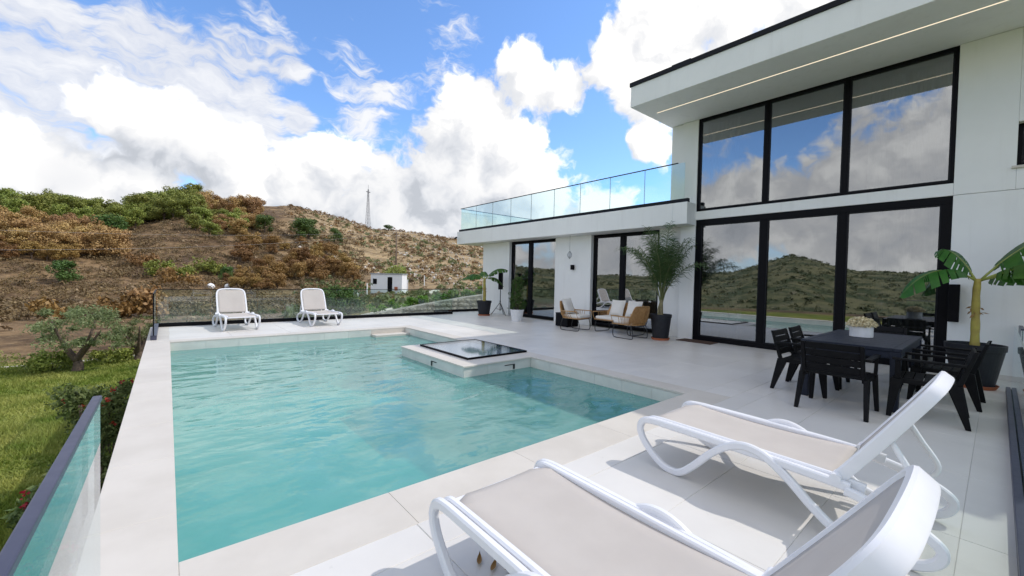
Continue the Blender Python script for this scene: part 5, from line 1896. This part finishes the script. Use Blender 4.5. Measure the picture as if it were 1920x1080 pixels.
def hill_bush(az, r, w_, h, mat, label, group=None):
    x, y = r * math.sin(R(az)), r * math.cos(R(az))
    bush('hill_bush', label, 'bush', x, y, w_, h, mat, int(az * 100 + r * 7) % 9973, 0.16, 12, 70, group, stems=False, aspect=0.7)


hill_bush(-0.6, 77, 3.4, 2.0, 'green', 'round bright green bush alone in the burnt field')
hill_bush(1.7, 75, 3.0, 1.6, 'green', 'low green bush right of the round bright one')
hill_bush(3.0, 78, 4.0, 2.4, 'green', 'broad green bush in the cluster above the left lounger')
hill_bush(4.2, 77, 3.2, 2.0, 'green', 'right-hand green bush of the cluster above the left lounger')
hill_bush(0.9, 70, 4.6, 2.2, 'rust', 'wide brown bush below the green cluster')
hill_bush(-1.9, 84, 4.4, 1.9, 'rust', 'flat brown bush left of the round bright green one')
hill_bush(-2.0, 44, 2.9, 2.6, 'brown', 'orange-brown scorched bush left of the fence corner')
hill_bush(-3.6, 43, 2.4, 1.6, 'rust', 'dull brown bush behind the smaller olive tree')
hill_bush(-8.4, 45, 2.2, 1.4, 'rust', 'brown bush behind the gnarled olive, to its left')

# low burnt scrub and dry tufts, uncountable
rg = np.random.default_rng(5)


def scrub(name, label, n, az0, az1, r0, r1, w0, w1, per, mat, size, hfac=0.55, seed=1, pw=1.0, cut=-0.16):
    rg = np.random.default_rng(seed)
    az = np.radians(az0 + (az1 - az0) * rg.random(n))
    r = r0 + (r1 - r0) * rg.random(n) ** pw
    x, y = r * np.sin(az), r * np.cos(az)
    z = terrain(x, y)
    keep = fbm(x / 14, y / 14, 3, 71) > cut
    x, y, z, r = x[keep], y[keep], z[keep], r[keep]
    n = len(x)
    w_ = (w0 + (w1 - w0) * rg.random(n) ** 2)
    d = rg.normal(size=(n, per, 3))
    d /= np.linalg.norm(d, axis=2, keepdims=True)
    d[:, :, 2] = np.abs(d[:, :, 2])
    c = np.stack([x, y, z], 1)[:, None, :] + d * rg.uniform(.6, 1.05, (n, per, 1)) * (w_[:, None, None] * np.array([0.5, 0.5, hfac]))
    nr = (d + rg.normal(scale=0.7, size=d.shape)).reshape(-1, 3)
    sz = (np.repeat(w_, per) * size) * rg.uniform(.6, 1.3, n * per)
    V, F = leaves(rg, c.reshape(-1, 3), nr, sz, 0.65)
    tag(link(name, np_mesh(name, V, F), M[mat]), label, 'scrub', None, 'stuff')


scrub('burnt_scrub', 'low burnt scrub over the field and hollow', 4600, -16, 20, 44, 135, 0.4, 2.0, 56, 'scrub', 0.075, 0.42, 2, 1.0, -0.3)
scrub('hill_scrub', 'small dark scrub dotting the stony hill', 2200, 11, 44, 75, 228, 0.4, 2.0, 24, 'scrub', 0.15, 0.5, 3, 0.7)
scrub('olive_scrub', 'grey-green scrub on the stony hill and path bank', 900, 12, 42, 34, 190, 0.5, 2.0, 20, 'olive', 0.20, 0.5, 4)
scrub('dry_tufts', 'dry pale grass tufts on the slopes', 4500, -16, 44, 36, 225, 0.3, 1.1, 14, 'drygrass', 0.22, 0.45, 6, 0.8)
scrub('rust_scrub', 'rust-brown scrub over the stony hill', 600, 11, 44, 80, 225, 0.5, 2.2, 28, 'rust', 0.14, 0.5, 33, 0.75)
scrub('skyline_scrub', 'thin scrub along the far crest', 170, 9, 44, 196, 232, 0.8, 2.4, 24, 'rust', 0.16, 0.8, 8)
scrub('bank_weeds', 'green weeds on the bank beyond the fence', 220, -4, 17, 26, 56, 0.3, 1.1, 40, 'garden', 0.09, 0.5, 9)
scrub('bank_scrub', 'dry brown and green growth on the bank by the path', 200, 17, 36, 30, 62, 0.2, 0.55, 30, 'olive', 0.10, 0.35, 19)
scrub('valley_wood', 'woods and thickets across the valley on the garden side', 2600, -110, -20, 85, 420, 1.5, 5.0, 40, 'farwood', 0.11, 0.45, 12, 0.8)

scrub('mountain_wood', 'dark woods spread over the far mountains', 6000, -112, -22, 380, 1750, 4.0, 15.0, 14, 'farwood', 0.2, 0.4, 14, 0.9)

# stones scattered on the stony hill
n = 2600
az = np.radians(rg.uniform(12, 42, n))
r = 70 + 160 * rg.random(n) ** 0.8
x, y = r * np.sin(az), r * np.cos(az)
z = terrain(x, y)
keep = fbm(x / 18, y / 18, 3, 15) > 0.0
x, y, z = x[keep], y[keep], z[keep]
n = len(x)
s_ = rg.uniform(.12, .55, n)[:, None]
oct_ = np.array([[1, 0, 0], [-1, 0, 0], [0, 1, 0], [0, -1, 0], [0, 0, .7], [0, 0, -.7]])
V = (np.stack([x, y, z], 1)[:, None, :] + oct_[None] * (s_[:, None, :] * rg.uniform(.6, 1.4, (n, 6, 1)))).reshape(-1, 3)
f = np.array([[0, 2, 4], [2, 1, 4], [1, 3, 4], [3, 0, 4], [2, 0, 5], [1, 2, 5], [3, 1, 5], [0, 3, 5]])
F = (f[None] + np.arange(n)[:, None, None] * 6).reshape(-1, 3)
tag(link('hill_stones', np_mesh('hill_stones', V, F), M['rock']), 'pale stones strewn over the stony hill', 'stones', None, 'stuff')
